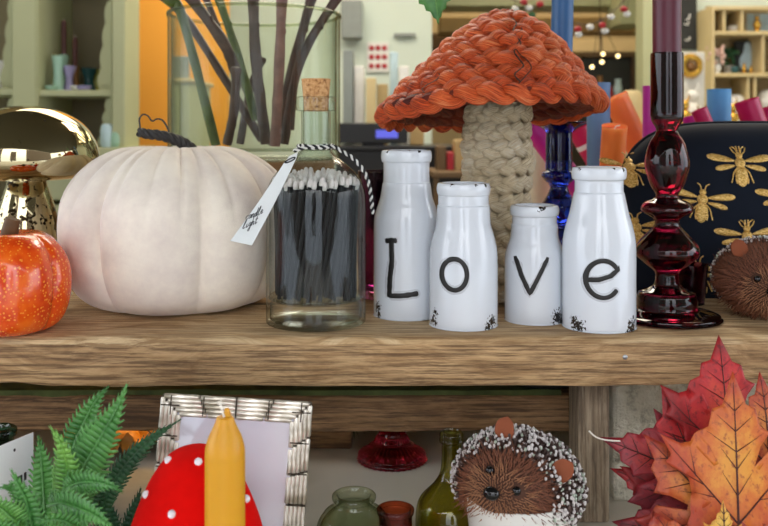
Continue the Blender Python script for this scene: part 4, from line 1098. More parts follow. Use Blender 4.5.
va = MB().lathe(cm([(0, 0), (vR*100-.5, 0), (vR*100-.1, .2), (vR*100, .6)])+[(vR, vh*.5), (vR, vh-.006), (vR+.0014, vh-.004), (vR+.0016, vh-.0015), (vR, vh), (vR-.0035, vh-.001), (vR-.0045, vh-.004), (vR-.0045, vh*.5), (vR-.0045, .016), (vR-.010, .012), (0, .011)], 96).build('glass_vase', 'vase', loc=(vX, vY, vz), ang=35)
MB().tube([((vR-.001)*math.cos(a), (vR-.001)*math.sin(a), vh-.0005) for a in [2*PI*i/96 for i in range(97)]], .0024, 8, caps=False).build('rim', 'pale_green_glass', va, label='rounded green tinged rim')
tag(va, 'wide clear glass cylinder vase holding brown and green stems', 'vase')
labels = ['green stem leaning against the side of the glass vase beside orange wall']
SP = [((169, 0), (182, 16), (216, 146), 'stem_green', 4.6, -.02, 'olive green stem slanting down the orange side of the glass vase'),
      ((163, -4), (193, 29), (262, 140), 'stem_brown', 4.2, .014, 'long brown stem crossing low over others from the vase rim'),
      ((190, -4), (223, 42), (236, 72), 'stem_brown', 5.4, -.05, 'thick brown stem ending in a bend midway down the vase'),
      ((205, -4), (232, 60), (272, 144), 'stem_brown', 3.6, .05, 'thin dark stem running diagonally through the vase middle'),
      ((218, -4), (238, 56), (256, 120), 'stem_green', 4.2, .0, 'green tinted stem in the vase, beside the thick bent stem'),
      ((253, -4), (256, 60), (266, 144), 'stem_brown', 5.2, -.04, 'upright dark brown stem in the middle of the vase'),
      ((282, -4), (279, 70), (275, 146), 'stem_pink', 4.8, -.06, 'mauve stem standing straight in the vase near the corked bottle'),
      ((312, -4), (293, 66), (274, 140), 'stem_brown', 5.0, .02, 'brown stem leaning across the vase above the cork'),
      ((338, -4), (300, 62), (284, 144), 'stem_brown', 4.6, -.01, 'brown green stem reaching over the vase rim by the pale wall'),
      ((236, 70), (234, 110), (227, 144), 'stem_brown', 4.4, -.05, 'short brown stem standing low against the front of the vase'),
      ((262, 60), (250, 90), (240, 144), 'stem_brown', 4.0, .04, 'slim brown stem leaning among the crossing stems low in the vase')]
for (a, b, c, mt, r, dy, lab) in SP:
    base = W(c[0], c[1], vY+dy); base.z = max(base.z, vz+.018)
    q = [base, W(b[0], b[1], vY+dy*1.2), W(a[0], a[1], vY+dy*1.4)]
    t = thing('plant_stem', lab, 'stem', tuple(base), group='stems in the vase')
    top = q[2]+(q[2]-q[1]).normalized()*.06 if a[1] < 10 else q[2]
    sm = smooth_path([x-base for x in q]+[top-base], 8)
    rr_ = r*vY/F
    MB().tube(sm, [rr_*(1+.08*math.sin(i*.9)+.15*(i % 11 == 5)) for i in range(len(sm))], 12).build('stalk', mt, t)
    mm = sm[12]; MB().ball(mm+Vector((rr_*.8, -rr_*.4, 0)), rr_*.5, 8, 6, (.7, .7, 1.6)).build('bud', mt, t)
# leafy twig arching in from above
tw_ = thing('leafy_twig', 'twig with a single toothed green leaf dangling above the orange cap', 'twig', tuple(W(292, 130, vY-.07)))
to = tw_.location
MB().tube(smooth_path([(0, 0, 0), W(300, 40, vY-.05)-to, W(312, -10, vY-.045)-to, W(345, -62, 1.08)-to, W(390, -80, 1.0)-to, W(425, -40, .93)-to, W(436, -12, .92)-to], 10), [.0028-.0018*i/60 for i in range(61)], 8).build('stalk', 'stem_brown', tw_)
def simple_leaf(base, tip, wd, mat, parent, teeth=9):
    base = Vector(base); tip = Vector(tip); ay = tip-base; ln = ay.length; ay.normalize(); fz = Vector((.1, -1, .25)); fz = (fz-ay*fz.dot(ay)).normalized(); ax = ay.cross(fz)
    m = MB(); rows = []; N = teeth*2
    for i in range(N+1):
        f = i/N; w_ = wd*math.sin(PI*min(1, f*.86+.12))**.8*(1-f**4)+.0003
        if i % 2: w_ *= .86
        row = [base+ay*(f*ln+(0 if i % 2 else .03*ln*(abs(e) > .9)))+ax*(e*w_)+fz*(-.25*abs(e)*w_+.06*math.sin(f*3)*ln)-parent.location for e in (-1, -.5, 0, .5, 1)]
        rows.append(row)
    m.add([p for r in rows for p in r], [(i*5+j, (i+1)*5+j, (i+1)*5+j+1, i*5+j+1) for i in range(N) for j in range(4)])
    o = m.build('leaf', mat, parent, ang=70); md = o.modifiers.new('thickness', 'SOLIDIFY'); md.thickness = .0005
    MB().tube([r[2]+fz*.0004 for r in rows], .0006, 5).build('vein', 'fern_light', o)
simple_leaf(W(428, -46, .92), W(438, 23, .915), .024, 'fern', tw_)

# ------------------------------------------------------------------ candles behind the tea cosy
def candle(label, top, rpx, mat, Y, base=None, wick=True, tiltx=0, band=None):
    # top: pixel centre of the upper end; base: pixel centre where it meets the shelf (same depth unless tilted)
    r = rpx*Y/F; T = W(top[0], top[1], Y)
    if base is None: B = Vector((T.x, Y+tiltx, S))
    else: B = W(base[0], base[1], Y+tiltx); B.z = S
    d = T-B; ln = d.length; dn = d.normalized()
    B = B+Vector((0, 0, r*math.sqrt(max(0, 1-dn.z**2))))
    t = thing('pillar_candle', label, 'candle', tuple(B), tuple(dn.to_track_quat('Z', 'Y').to_euler()), 'coloured candles behind the tea cosy')
    MB().lathe(lerp_prof([(0, 0), (r*.95, 0), (r, .002), (r, ln*.5), (r, ln-.002), (r*.95, ln), (r*.3, ln-.0006), (0, ln-.0006)], 3), 36).build('wax', mat, t, ang=50)
    if wick: MB().tube(smooth_path([(0, 0, ln-.002), (.0005, 0, ln+.003), (.003, -.001, ln+.0055), (.006, -.002, ln+.006)], 4), .0009, 6).build('wick', 'wick', t)
    if band: MB().lathe([(r*1.01, ln*.86), (r*1.02, ln*.862), (r*1.02, ln*.9), (r*1.01, ln*.902)], 36).build('paper_band', 'paper', t)
    return t
M['wax_cream'] = plain('cream_wax', '#d9d3bd', .5, var=.08)
candle('steel blue pillar candle behind the right rim of the orange braided cap', (598.5, 88), 11.5, 'wax_steel', 1.22)
candle('slanting orange pillar candle above the black tea cosy', (617, 106), 12.5, 'wax_orange', 1.33, (684, 236))
candle('short upright orange pillar candle with curled wick behind the E bottle', (614.5, 133), 12.5, 'wax_orange', 1.135, None, True, .045)
candle('magenta candle leaning behind the cobalt candlestick', (534, 136), 11, 'wax_magenta', 1.30, (622, 239))
candle('fuchsia candle with pale band between cobalt candlestick and steel blue candle', (580, 138), 11, 'wax_fuchsia', 1.44, (640, 228), False, 0, True)
candle('magenta candle standing behind the burgundy candlestick socket', (655, 91), 12, 'wax_magenta', 1.22)
candle('sky blue pillar candle rising above the black tea cosy', (719, 94), 11.5, 'wax_sky', 1.30)
candle('shiny fuchsia candle lying aslant above the tea cosy beside the sky blue one', (701, 117), 8, 'wax_fuchsia', 1.20, (762, 225), False)
candle('magenta candle just peeping over the tea cosy near the burgundy socket', (690, 122), 7, 'wax_magenta', 1.26, (722, 240), False)
candle('broad fuchsia candle tilted over the tea cosy edge', (748, 109), 12, 'wax_fuchsia', 1.22, (800, 232), False)
candle('second broad fuchsia candle showing beyond the tilted one', (771, 114), 11, 'wax_fuchsia', 1.32, (812, 228), False)
candle('cream pillar candle between the cream braided stalk and cobalt candlestick', (541, 142), 13, 'wax_cream', 1.46)

# ------------------------------------------------------------------ things in the dark under the shelf
o = MB().box(0, .105, 0, .045, 0, .055, .003).build('wood_block', 'rail', loc=(W(256, 0, .985).x, .985, L)); tag(o, 'rough wood block lying at the back under the shelf', 'block')
fl = thing('fairy_lights', 'warm fairy lights with amber gauze under the shelf behind the fern', 'string lights', (W(146, 0, .985).x, .985, L))
gz = MB(); n = 26; vs = []
for i in range(n+1):
    for j in range(n+1):
        x = (i/n-.5)*.15; y = (j/n-.5)*.10; z = .010+.040*abs(noise.noise(Vector((i*.21, j*.21, 2))))*1.6+.02*(j/n); vs.append((x, y, z))
gz.add(vs, [(i*(n+1)+j, (i+1)*(n+1)+j, (i+1)*(n+1)+j+1, i*(n+1)+j+1) for i in range(n) for j in range(n)])
g_ = gz.build('gauze', 'amber_gauze', fl, ang=80); md = g_.modifiers.new('thickness', 'SOLIDIFY'); md.thickness = .001
wp = smooth_path([(-.07, -.03, .03), (-.04, -.052, .035), (0, -.045, .045), (.03, -.052, .03), (.06, -.04, .05), (.07, 0, .06), (.02, .0, .06), (-.04, .0, .055)], 6)
MB().tube(wp, .0008, 5).build('cable', 'wire', fl)
for k in range(2, len(wp), 5): MB().ball(wp[k]+Vector((0, -.003, .003)), .0026, 8, 6).build('bulb', 'bulb', fl)
fp = bpy.data.lights.new('fairy_glow', 'POINT'); fp.energy = .12; fp.color = (1, .62, .22); fp.shadow_soft_size = .01; fo_ = bpy.data.objects.new('fairy_glow', fp); C.objects.link(fo_); fo_.location = (W(146, 0, .95).x, .945, L+.075)
sprig = thing('fir_sprig', 'dark green sprig lying at the back under the shelf by the ruby glass', 'sprig', (W(440, 0, 1.015).x, 1.015, L+.004))
def needle_branch(parent, pts, ln, mat):
    P = smooth_path(pts, 10); m = MB(); m.tube(P, .0012, 5)
    for i, p in enumerate(P):
        for k in range(5):
            a = R.uniform(0, 2*PI); T = (P[min(i+1, len(P)-1)]-P[max(i-1, 0)]).normalized()
            d = (Vector((math.cos(a), math.sin(a)*.8, math.sin(a+1)*.8))+T*.8).normalized(); s_ = d.cross(Vector((0, 1, .3))).normalized()*.0009
            m.add([p-s_, p+s_, p+d*ln], [(0, 1, 2)])
    m.build('branch', mat, parent, smooth=False)
needle_branch(sprig, [(-.10, 0, .01), (-.05, .01, .03), (0, 0, .045), (.05, -.01, .05)], .016, 'fern_dark')
needle_branch(sprig, [(.0, .01, .015), (.04, 0, .04), (.09, -.01, .05), (.12, 0, .045)], .018, 'fern_dark')
needle_branch(sprig, [(-.13, .0, .01), (-.10, -.01, .04), (-.12, -.02, .06)], .014, 'fern_dark')

# ------------------------------------------------------------------ shop interior
def slab(name, px0, py0, px1, py1, Y, d, mat, b=.004, zfloor=False, parent=None):
    # a real box whose front face stands at depth Y
    a = W(px0, py0, Y); c = W(px1, py1, Y); z0 = 0 if zfloor else c.z
    o = MB().box(0, c.x-a.x, 0, d, 0, a.z-z0, b).build(name, mat, loc=(a.x, Y, z0), smooth=False); return o
def slab_part(parent, name, px0, py0, px1, py1, Y, d, mat, b=.004, zf=False, label=None):
    a = W(px0, py0, Y); c = W(px1, py1, Y); z0 = 0 if zf else c.z; l = parent.location
    return MB().box(a.x-l.x, c.x-l.x, Y-l.y, Y+d-l.y, z0-l.z, a.z-l.z, b).build(name, mat, parent, smooth=False, label=label)
def sl(*a, **k): return struct(slab(*a, **k))
sl('trim_1', 125, -200, 133, 526, 3.9, .06, 'umber', zfloor=True)
sl('wall_orange', 133, -200, 226, 526, 4.0, .1, 'orange_wall', zfloor=True)
sl('wall_mint', 215, -200, 432, 526, 4.6, .1, 'mint', zfloor=True)
sl('trim_2', 643, -200, 653, 526, 4.0, .12, 'cream', zfloor=True)
sl('wall_side', 653, -200, 900, 526, 4.12, .1, 'mint', zfloor=True)
# warm recess: bulkheads as structure
sl('trim_3', 425, -60, 660, 6, 5.2, .3, 'cream'); sl('trim_4', 440, 17, 660, 32, 5.6, .25, 'tan'); sl('trim_5', 440, 40, 660, 52, 6.3, .25, 'beige')
sl('trim_6', 432, 33, 500, 62, 5.9, .08, 'brown'); sl('trim_7', 620, -60, 645, 24, 5.0, .3, 'cream')
# dresser
cbY = 3.0; cb = thing('dresser_cabinet', 'cream green dresser with scalloped shelf sides and glassware', 'cabinet', (W(60, 0, cbY).x, cbY, 0))
def cp_(*a, **k): return slab_part(cb, *a, **k)
cp_('side_stile', 12, -180, 36, 526, cbY, .05, 'cream', zf=True); cp_('side_stile', 112, -180, 125, 526, cbY, .05, 'cream', zf=True)
cp_('side_panel', 36, -180, 38, 526, cbY, .34, 'cream', zf=True); cp_('side_panel', 110, -180, 112, 526, cbY+.01, .34, 'cream', zf=True)
cp_('side_stile', -60, -180, -44, 526, cbY, .05, 'cream', zf=True)
cp_('back_panel', -60, -180, 124, 526, cbY+.33, .012, 'cabinet_back', zf=True)
for z in (92, 2-70): cp_('shelf', 37, z-2, 112, z+4, cbY+.012, .31, 'cream')
cp_('shelf', -46, 88, 14, 95, cbY+.012, .31, 'cream')
cp_('counter', -60, 148, 125, 156, cbY-.06, .40, 'cream'); cp_('drawer_front', 38, 160, 111, 200, cbY-.012, .02, 'cream'); cp_('drawer_front', 38, 205, 111, 300, cbY-.012, .02, 'cream')
def scallop(x_in, sg, py0, py1):
    a = W(x_in, py0, cbY+.04); c = W(x_in, py1, cbY+.04); m = MB(); N = 60; vs = []
    H_ = a.z-c.z; l = cb.location
    for i in range(N+1):
        f = i/N; z = a.z-H_*f; wd = .012+.032*(f if f < .9 else .9)+.008*abs(math.sin(f*PI*4))
        for yy in (0, .02): vs += [(a.x-l.x, cbY+.052-l.y+yy, z), (a.x+sg*wd-l.x, cbY+.052-l.y+yy, z)]
    fs = []
    for i in range(N):
        k = i*4; n_ = k+4
        fs += [(k, k+1, n_+1, n_), (k+2, n_+2, n_+3, k+3), (k+1, k+3, n_+3, n_+1), (k, n_, n_+2, k+2)]
    fs += [(0, 2, 3, 1), (N*4, N*4+1, N*4+3, N*4+2)]
    m.add(vs, fs).build('scalloped_bracket', 'cream', cb, smooth=False)
scallop(110.5, -1, 0, 90); scallop(110.5, -1, 98, 147); scallop(13, -1, -5, 88); scallop(13, -1, 97, 147)
SZ = W(0, 90, cbY+.012).z+.001
def ornament(name, label, cat, px, Y, zbase, prof, mat, group=None, n=24, parts=()):
    t = tag(MB().lathe(lerp_prof(prof, 3), n).build(name, mat, loc=(W(px, 0, Y).x, Y, zbase), ang=50), label, cat, group); return t
def vaseprof(h, a, b, c): return [(0, 0), (a, 0), (a, .004), (b, h*.45), (c, h*.85), (c*1.1, h), (0, h)]
oy = cbY+.16
for px, h, lab in [(64, 82, 'taller oxblood taper candle on the dresser shelf'), (75, 66, 'shorter oxblood taper candle on the dresser shelf')]:
    hz = (h-38)*.0; Yc = oy
    py_top = {64: 21, 75: 38}[px]; zt = W(0, py_top, Yc).z; hb = W(0, {64: 55, 75: 66}[px], Yc).z
    b_ = ornament('candle_holder', ('mint' if px == 64 else 'amber')+' glass candle holder on the dresser shelf with an oxblood taper', 'candle holder', px, Yc, SZ, vaseprof(hb-SZ, .017, .012, .014), 'minty' if px == 64 else 'amberish')
    c_ = thing('taper_candle', lab, 'candle', (W(px, 0, Yc).x, Yc, hb+.0005)); H_ = zt-hb
    MB().lathe(lerp_prof([(0, 0), (.009, 0), (.0095, .004), (.0095, H_*.85), (.006, H_), (0, H_)], 3), 16).build('wax', 'taperbrown', c_); MB().tube([(0, 0, H_-.002), (0, 0, H_+.01)], .001, 5).build('wick', 'wick', c_)
for nm, px, y, top, a, b, c, mt, lab in [
    ('glass_vase', 40, oy+.03, 48, .016, .022, .018, 'amberish', 'amber brown glass vase at the near end of the dresser shelf'),
    ('glass_goblet', 49, oy-.02, 53, .014, .010, .015, 'goldpaint', 'gold goblet second along the dresser shelf'),
    ('glass_goblet', 58, oy-.10, 56, .018, .014, .018, 'minty', 'mint green goblet on the dresser shelf before the taller taper'),
    ('glass_goblet', 69, oy-.07, 66, .02, .012, .022, 'lilac', 'lilac goblet on the dresser shelf between the tapers'),
    ('glass_cup', 89, oy, 68, .026, .016, .026, 'teal', 'dark teal waisted cup on the dresser shelf'),
    ('glass_cup', 96, oy+.04, 70, .018, .02, .018, 'lime', 'olive yellow cup behind the dark teal one on the dresser')]:
    ornament(nm, lab, 'glassware', px, y, SZ, vaseprof(W(0, top, y).z-SZ, a, b, c), mt, 'glassware on the dresser shelf')
for px, y, mt, lab in [(52, oy-.11, 'minty', 'mint napkin ring on the dresser shelf edge'), (78, oy-.11, 'white', 'white small dish on the dresser shelf edge'), (84, oy-.12, 'lilac', 'lilac small dish on the dresser shelf edge')]:
    ornament('small_dish', lab, 'dish', px, y, SZ, [(0, 0), (.018, 0), (.026, .014), (.022, .012), (0, .006)], mt, 'small dishes on the dresser shelf')
zc = W(0, 88, cbY+.012).z+.001
ornament('storage_jar', 'white storage jar on the outer dresser shelf', 'jar', 0, oy, zc, [(0, 0), (.04, 0), (.042, .06), (.036, .085), (.03, .09), (.03, .1), (0, .1)], 'white')
zc = W(0, 148, cbY-.06).z+.0005
for px, mt, top, lab in [(108, 'poster_blue', 124, 'pale blue jar on the dresser counter behind the gold mushroom'), (117, 'minty', 131, 'small mint jar on the dresser counter behind the gold mushroom')]:
    hh_ = W(0, top, cbY+.02).z-zc; ornament('storage_jar', lab, 'jar', px, cbY+.02, zc, [(0, 0), (.022, 0), (.025, hh_*.5), (.022, hh_*.85), (.016, hh_), (0, hh_)], mt)
# low sideboard by orange wall, seen through the vase
sb = thing('side_cupboard', 'pale cupboard standing against the orange wall behind the vase', 'cupboard', (W(186, 0, 3.4).x, 3.4, 0))
slab_part(sb, 'body', 170, 82, 190, 526, 3.4, .4, 'cream', zf=True); slab_part(sb, 'top', 168, 78, 192, 82, 3.38, .44, 'pale_wood')
slab_part(sb, 'door', 171, 86, 180, 500, 3.385, .02, 'cream'); slab_part(sb, 'door', 181, 86, 189, 500, 3.385, .02, 'cream')
o = slab('picture_frame', 172, 56, 188, 78.3, 3.5, .03, 'grey', .003); tag(o, 'small dark grey framed picture on the pale cupboard', 'picture')
# till counter with monitor
tc_ = thing('till_counter', 'black shop till counter in front of the mint wall', 'counter', (W(400, 0, 3.6).x, 3.6, 0))
slab_part(tc_, 'body', 336, 150, 470, 526, 3.6, .5, 'black', zf=True); slab_part(tc_, 'counter_top', 333, 146, 474, 150.5, 3.57, .56, 'black')
mo = thing('till_monitor', 'black till monitor with a lit blue display strip', 'monitor', (W(372, 0, 3.62).x, 3.62, W(0, 146, 3.57).z))
slab_part(mo, 'screen_housing', 338, 123, 408, 143.5, 3.62, .05, 'black', .004); slab_part(mo, 'stand', 362, 142, 384, 146.0, 3.64, .06, 'black'); slab_part(mo, 'lit_display', 376, 130, 398, 138, 3.617, .006, 'screen', 0, label='lit blue violet display')
zt3 = W(0, 146, 3.57).z+.001
def standing(name, label, cat, px0, py0, px1, Y, d, mat, group=None, z=None):
    a = W(px0, py0, Y); c = W(px1, py0, Y); zz = zt3 if z is None else z
    o = MB().box(0, c.x-a.x, 0, d, 0, a.z-zz, .004).build(name, mat, loc=(a.x, Y, zz), smooth=False); return tag(o, label, cat, group)
standing('file_box', 'tall grey file box on the till counter nearest the vase', 'box', 343, 50, 353, 3.75, .2, 'grey')
standing('file_box', 'pale grey file box on the till counter beside the taller grey one', 'box', 354, 66, 364, 3.78, .2, 'white')
standing('gift_box', 'cream gift box on the till counter under the red spotted sheet', 'box', 366, 78, 376, 3.72, .16, 'pale_wood')
standing('gift_box', 'ochre gift box on the till counter under the red spotted sheet', 'box', 377, 84, 388, 3.75, .16, 'shelf_back')
standing('card_rack', 'slim pale blue card rack behind the orange cap edge', 'rack', 390, 52, 398, 3.85, .1, 'poster_blue')
standing('card_rack', 'slim white card rack beside the blue one on the till counter', 'rack', 399, 66, 409, 3.8, .1, 'white')
standing('paint_tube_rack', 'small tan box between racks on the till counter', 'box', 410, 90, 424, 3.8, .1, 'tan')
pn = thing('wall_poster', 'white sheet printed with red motifs on the mint wall', 'poster', tuple(W(378, 56, 4.585)))
slab_part(pn, 'sheet', 367, 42, 389, 72, 4.585, .01, 'white', .001)
for i in range(3):
    for j in range(3):
        p = W(371.5+i*6.5, 48+j*9, 4.583)-pn.location; MB().ball(p, .014, 10, 6, (1, .2, 1)).build('red_motif', 'redbauble', pn)
o = slab('wall_pocket', 341, 0, 362, 38, 4.5, .09, 'grey', .006); tag(o, 'grey document pocket fixed to the mint wall above the till', 'wall pocket')
o = slab('wall_strip', 394, 33, 416, 36.5, 4.57, .02, 'grey', .003); tag(o, 'thin grey strip fixed on the mint wall above orange cap', 'strip')
# brown and dark goods between the L and O bottles
for px0, px1, top, mt, lab in [(437, 446, 146, 'brown', 'brown parcel on the shop table behind the L bottle'), (447, 454, 152, 'redbauble', 'dull red parcel on the shop table behind the O bottle'), (455, 466, 140, 'tan', 'tan parcel on the shop table beside the braided stalk')]:
    standing('parcel', lab, 'parcel', px0, top, px1, 3.3, .12, mt, None, W(0, 172, 3.2).z+.001)
tb = thing('shop_table', 'brown shop table standing before the till counter', 'table', (W(470, 0, 3.2).x, 3.2, 0))
slab_part(tb, 'top', 432, 172, 560, 178, 3.15, .36, 'brown')
for px in (434, 553):
    for yy in (3.17, 3.46): slab_part(tb, 'leg', px, 177, px+5, 526, yy, .03, 'brown', zf=True)
# warm recess furniture
sc_ = thing('display_case', 'grey display case in the warm lit back of the shop', 'display case', (W(612, 0, 5.4).x, 5.4, 0))
slab_part(sc_, 'cabinet', 584, 56, 642, 526, 5.4, .5, 'board', zf=True); slab_part(sc_, 'top_rail', 582, 52, 644, 57, 5.37, .55, 'brown'); slab_part(sc_, 'end_post', 632, 57, 643, 526, 5.36, .05, 'umber', zf=True)
slab_part(sc_, 'shelf', 586, 100, 630, 103, 5.2, .24, 'tan')
z5 = W(0, 100, 5.2).z+.001
for px, mt, h, lab in [(590, 'leafgreen', .10, 'green small vase on the display case ledge'), (600, 'amberish', .14, 'amber small vase on the display case ledge'), (609, 'redbauble', .08, 'red small vase on the display case ledge'), (618, 'poster_blue', .12, 'pale blue small vase on the display case ledge')]:
    ornament('small_vase', lab, 'vase', px, 5.25, z5+.002, vaseprof(h, .02, .025, .016), mt, 'small vases in the warm back of shop')
pl = thing('festoon_lamp', 'small cluster of warm bulbs hanging in the back of the shop', 'lamp', tuple(W(600, 52, 5.0)))
MB().tube([(0, 0, .6), (0, 0, 0)], .003, 6).build('cord', 'wire', pl)
for px, py in [(603, 54), (602, 62), (618, 56), (592, 67)]:
    p = W(px, py, 5.0)-pl.location; MB().ball(p, .011, 10, 8).build('bulb', 'bulb', pl); MB().tube([p, (0, 0, .2)], .002, 5).build('bulb_cord', 'wire', pl)
o = MB().lathe(lerp_prof([(0, 0), (.035, 0), (.037, .01), (.036, W(0, 94, 3.4).z-W(0, 140, 3.4).z), (0, W(0, 93, 3.4).z-W(0, 140, 3.4).z)], 3), 24).build('pillar_candle', 'wax_yellowpale' if 'wax_yellowpale' in M else 'pale_wood', loc=(W(632, 0, 3.4).x, 3.4, W(0, 140, 3.4).z)); tag(o, 'pale yellow pillar candle on the ornament table, behind the orange candles', 'candle')
# garland of red and white baubles
ga = thing('bauble_garland', 'hanging garland of red and white baubles above the orange cap', 'garland', tuple(W(560, -12, 2.6)))
gpts = smooth_path([W(470, -60, 2.6)-ga.location, W(505, -6, 2.6)-ga.location, W(545, 10, 2.6)-ga.location, W(580, 24, 2.6)-ga.location, W(608, 16, 2.6)-ga.location, W(640, -20, 2.6)-ga.location, W(660, -60, 2.6)-ga.location], 8)
MB().tube(gpts, .0015, 5).build('cord', 'wire', ga)
for px, py, mt in [(524, 2, 'redbauble'), (529, 8, 'white'), (540, 4, 'redbauble'), (515, 9, 'white'), (578, 29, 'redbauble'), (578.5, 34.5, 'white'), (590, 27, 'white'), (602.5, 25, 'redbauble'), (605, 31, 'white'), (624, 9, 'redbauble'), (627, 14, 'white'), (611, 17, 'white'), (532, 15, 'leafgreen')]:
    p = W(px, py, 2.6)-ga.location; MB().ball(p, .0105, 12, 8, (1.1, 1.1, .85)).build('bauble', mt, ga)
    g = min(gpts, key=lambda q: abs(q.x-p.x)); MB().tube([p, g], .0008, 4).build('thread', 'wire', ga)
# blackboard and shelving on the side wall
bd = thing('blackboard', 'blackboard on the pale wall behind the burgundy candle', 'blackboard', tuple(W(690, 25, 4.09)))
slab_part(bd, 'panel', 678, -90, 697, 49, 4.09, .02, 'board', .002)
for (a, b) in [((686, 20), (690, 14)), ((685, 40), (690, 37)), ((684, 24), (689, 22))]: MB().tube([W(*a, 4.088)-bd.location, W((a[0]+b[0])/2+1, (a[1]+b[1])/2+2, 4.088)-bd.location, W(*b, 4.088)-bd.location], .004, 5).build('chalk_mark', 'white', bd)
su = thing('wall_shelving', 'pale birch shelving unit with ornaments beyond the tea cosy', 'shelving', (W(740, 0, 3.9).x, 3.9, 0))
def sp_(*a, **k): return slab_part(su, *a, **k)
sp_('back_panel', 706, 6, 850, 526, 4.09, .01, 'shelf_back', zf=True)
for x in (712, 848): sp_('upright', x, 6, x+3, 526, 3.9, .19, 'pale_wood', zf=True)
for y in (6, 31, 73, 116, 160): sp_('shelf', 714, y, 849, y+4, 3.9, .19, 'pale_wood')
for x, y0, y1 in [(723, 9, 31), (741, 9, 31), (762, 35, 73), (747, 77, 116), (754, 77, 116), (790, 35, 73), (800, 77, 116)]: sp_('divider', x, y0, x+3, y1, 3.91, .17, 'pale_wood')
zs_ = lambda y: W(0, y, 3.9).z+.001
def flatpic(label, px0, py0, px1, yshelf, mat, Y=4.03):
    t = thing('framed_print', label, 'picture', (W(px0, 0, Y).x, Y, zs_(yshelf))); a = W(px0, py0, Y); c = W(px1, py0, Y); hgt = a.z-zs_(yshelf); wd = c.x-a.x
    MB().box(0, wd, 0, .02, 0, hgt, .003).build('frame', 'board' if mat != 'poster_blue' else 'pale_wood', t, smooth=False); MB().box(.008, wd-.008, -.003, .004, .008, hgt-.008).build('print', mat, t, smooth=False)
    return t, wd, hgt
flatpic('pale blue print on the top shelf beside the upright', 716, 9, 723, 31, 'poster_blue'); flatpic('wide pale blue print on the top shelf behind a gold ornament', 745, 9, 800, 31, 'poster_blue')
t, wd, hg = flatpic('dark framed print with a pale motif on the middle shelf', 735, 41, 759, 73, 'board')
MB().lathe(lerp_prof([(0, 0), (.03, .01), (.034, .05), (.018, .08), (.012, .12), (0, .125)], 3), 16, xf=Matrix.Translation((wd*.5, -.004, .02)) @ Matrix.Diagonal((1, .1, 1, 1))).build('motif', 'poster_blue', t)
def blob_plant(label, px, Y, z, sc_, fmat, group=None):
    t = thing('flower_pot', label, 'potted flowers', (W(px, 0, Y).x, Y, z)); MB().lathe(lerp_prof([(0, 0), (.022*sc_, 0), (.03*sc_, .05*sc_), (0, .05*sc_)], 2), 16).build('pot', 'white', t)
    m = MB(); rr = random.Random(px)
    for i in range(26): m.ball((rr.uniform(-.045, .045)*sc_, rr.uniform(-.03, .03)*sc_, (.06+rr.uniform(0, .10))*sc_), .013*sc_, 7, 5)
    m.build('blossom', fmat, t); return t
blob_plant('pale pink flowers in a pot on the middle birch shelf', 716, 3.94, zs_(73), .75, 'pink'); blob_plant('white flowers in a pot behind the pink ones', 711, 4.05, zs_(73), .7, 'white'); blob_plant('green leafy pot on the middle birch shelf', 729, 4.05, zs_(73), .8, 'leafgreen')
def figure(name, label, px, Y, z, h, mat, cat='ornament', group=None):
    t = thing(name, label, cat, (W(px, 0, Y).x, Y, z), group=group)
    MB().lathe(lerp_prof([(0, 0), (h*.18, 0), (h*.2, h*.06), (h*.12, h*.14), (h*.2, h*.35), (h*.16, h*.55), (h*.08, h*.64), (0, h*.66)], 3), 18).build('body', mat, t)
    MB().ball((0, 0, h*.74), h*.12, 12, 8).build('head', mat, t)
    for sg in (-1, 1): MB().tube([(sg*h*.05, 0, h*.8), (sg*h*.12, 0, h*.92), (sg*h*.10, 0, h)], [h*.03, h*.025, h*.01], 6).build('ear', mat, t)
    return t
og = 'eared figurines in the shop'
figure('gold_figurine', 'gold eared figurine on the top birch shelf before the blue print', 757, 3.96, zs_(31), .085, 'goldpaint', group=og)
figure('gold_figurine', 'gold eared figurine on the middle birch shelf before the dark print', 744, 3.95, zs_(73), .05, 'goldpaint', group=og)
figure('gold_figurine', 'small gold eared figurine beside the other before the dark print', 751, 3.96, zs_(73), .04, 'goldpaint', group=og)
ornament('white_bowl', 'cream bowl on the top birch shelf between dividers', 'bowl', 733, 3.98, zs_(31), [(0, 0), (.015, 0), (.028, .02), (.02, .03), (0, .03)], 'white')
ornament('teal_pot', 'tiny teal pot on the middle birch shelf', 'pot', 735, 3.93, zs_(73), [(0, 0), (.014, 0), (.018, .015), (.014, .03), (0, .03)], 'teal')
ornament('white_globe', 'round cream ornament on the lower birch shelf', 'ornament', 735, 3.97, zs_(116), [(0, 0), (.03, .004), (.05, .05), (.03, .09), (0, .095)], 'white')
ornament('white_globe', 'round cream ornament on the lower birch shelf at its far end', 'ornament', 768, 3.97, zs_(116), [(0, 0), (.03, .004), (.055, .06), (.03, .11), (0, .115)], 'white')
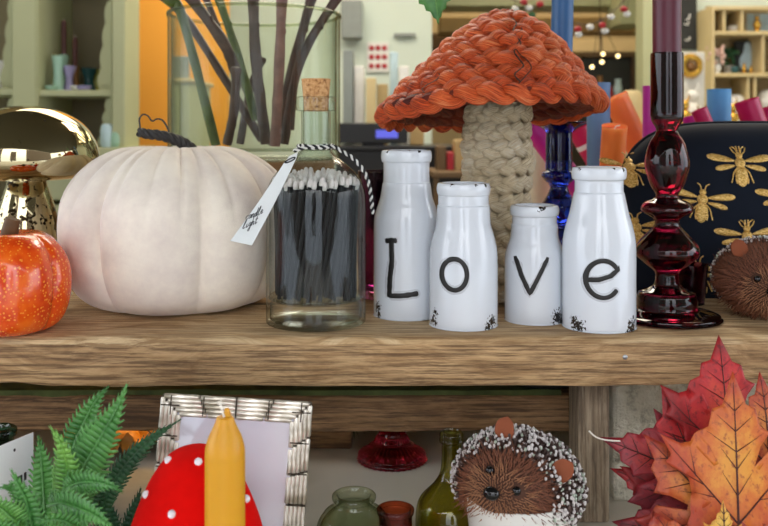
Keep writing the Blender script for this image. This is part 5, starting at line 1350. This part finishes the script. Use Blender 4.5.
ornament('wooden_globe', 'round birch ornament on the lower birch shelf', 'ornament', 715, 3.97, zs_(116), [(0, 0), (.02, .004), (.035, .035), (.02, .06), (0, .065)], 'pale_wood')
# ornament table before the shelving
ot = thing('ornament_table', 'pale wooden table crowded with gold ornaments behind the tea cosy', 'table', (W(690, 0, 3.3).x, 3.3, 0))
slab_part(ot, 'top', 622, 140, 760, 146, 3.25, .4, 'pale_wood')
for px in (624, 752):
    for yy in (3.27, 3.6): slab_part(ot, 'leg', px, 145, px+5, 526, yy, .03, 'pale_wood', zf=True)
zo = W(0, 140, 3.25).z+.001
mt_ = thing('ornament_stand', 'gold round wreath on a pale backing card on the ornament table', 'ornament', (W(690, 0, 3.55).x, 3.55, zo))
slab_part(mt_, 'card', 680, 52, 705, 140, 3.56, .01, 'white'); p = W(690, 66, 3.55)-mt_.location
MB().tube([p+Vector((.035*math.cos(a), -.01, .035*math.sin(a))) for a in [PI*i/14 for i in range(29)]], .014, 8).build('wreath', 'goldpaint', mt_)
MB().ball(p, .02, 12, 8).build('medallion', 'amberish', mt_)
for k, (px, y, h, mat, lab) in enumerate([(684, 3.33, .17, 'goldpaint', 'tallest gold figurine on the ornament table under the wreath'), (692, 3.46, .22, 'white', 'cream figurine on the ornament table beside the gold ones'), (702, 3.32, .13, 'goldpaint', 'gold figurine on the ornament table next to the cream one'), (712, 3.47, .17, 'pale_wood', 'pale birch figurine on the ornament table'), (720, 3.33, .17, 'white', 'white figurine on the ornament table near the sky blue candle'), (732, 3.46, .16, 'goldpaint', 'gold figurine on the ornament table past the sky blue candle'), (744, 3.34, .13, 'white', 'short white figurine on the ornament table end')]):
    figure('figurine', lab, px, y, zo, h, mat, group=og)
o = MB().lathe(lerp_prof([(0, 0), (.028, 0), (.034, .006), (.035, .022), (.032, .022), (.029, .006), (0, .004)], 3), 40).build('glass_dish', 'black', loc=(W(543, 0, .892).x, .892, L+zr1+.0046)); tag(o, 'black dish resting on the dark rail just below the plank shelf', 'dish')
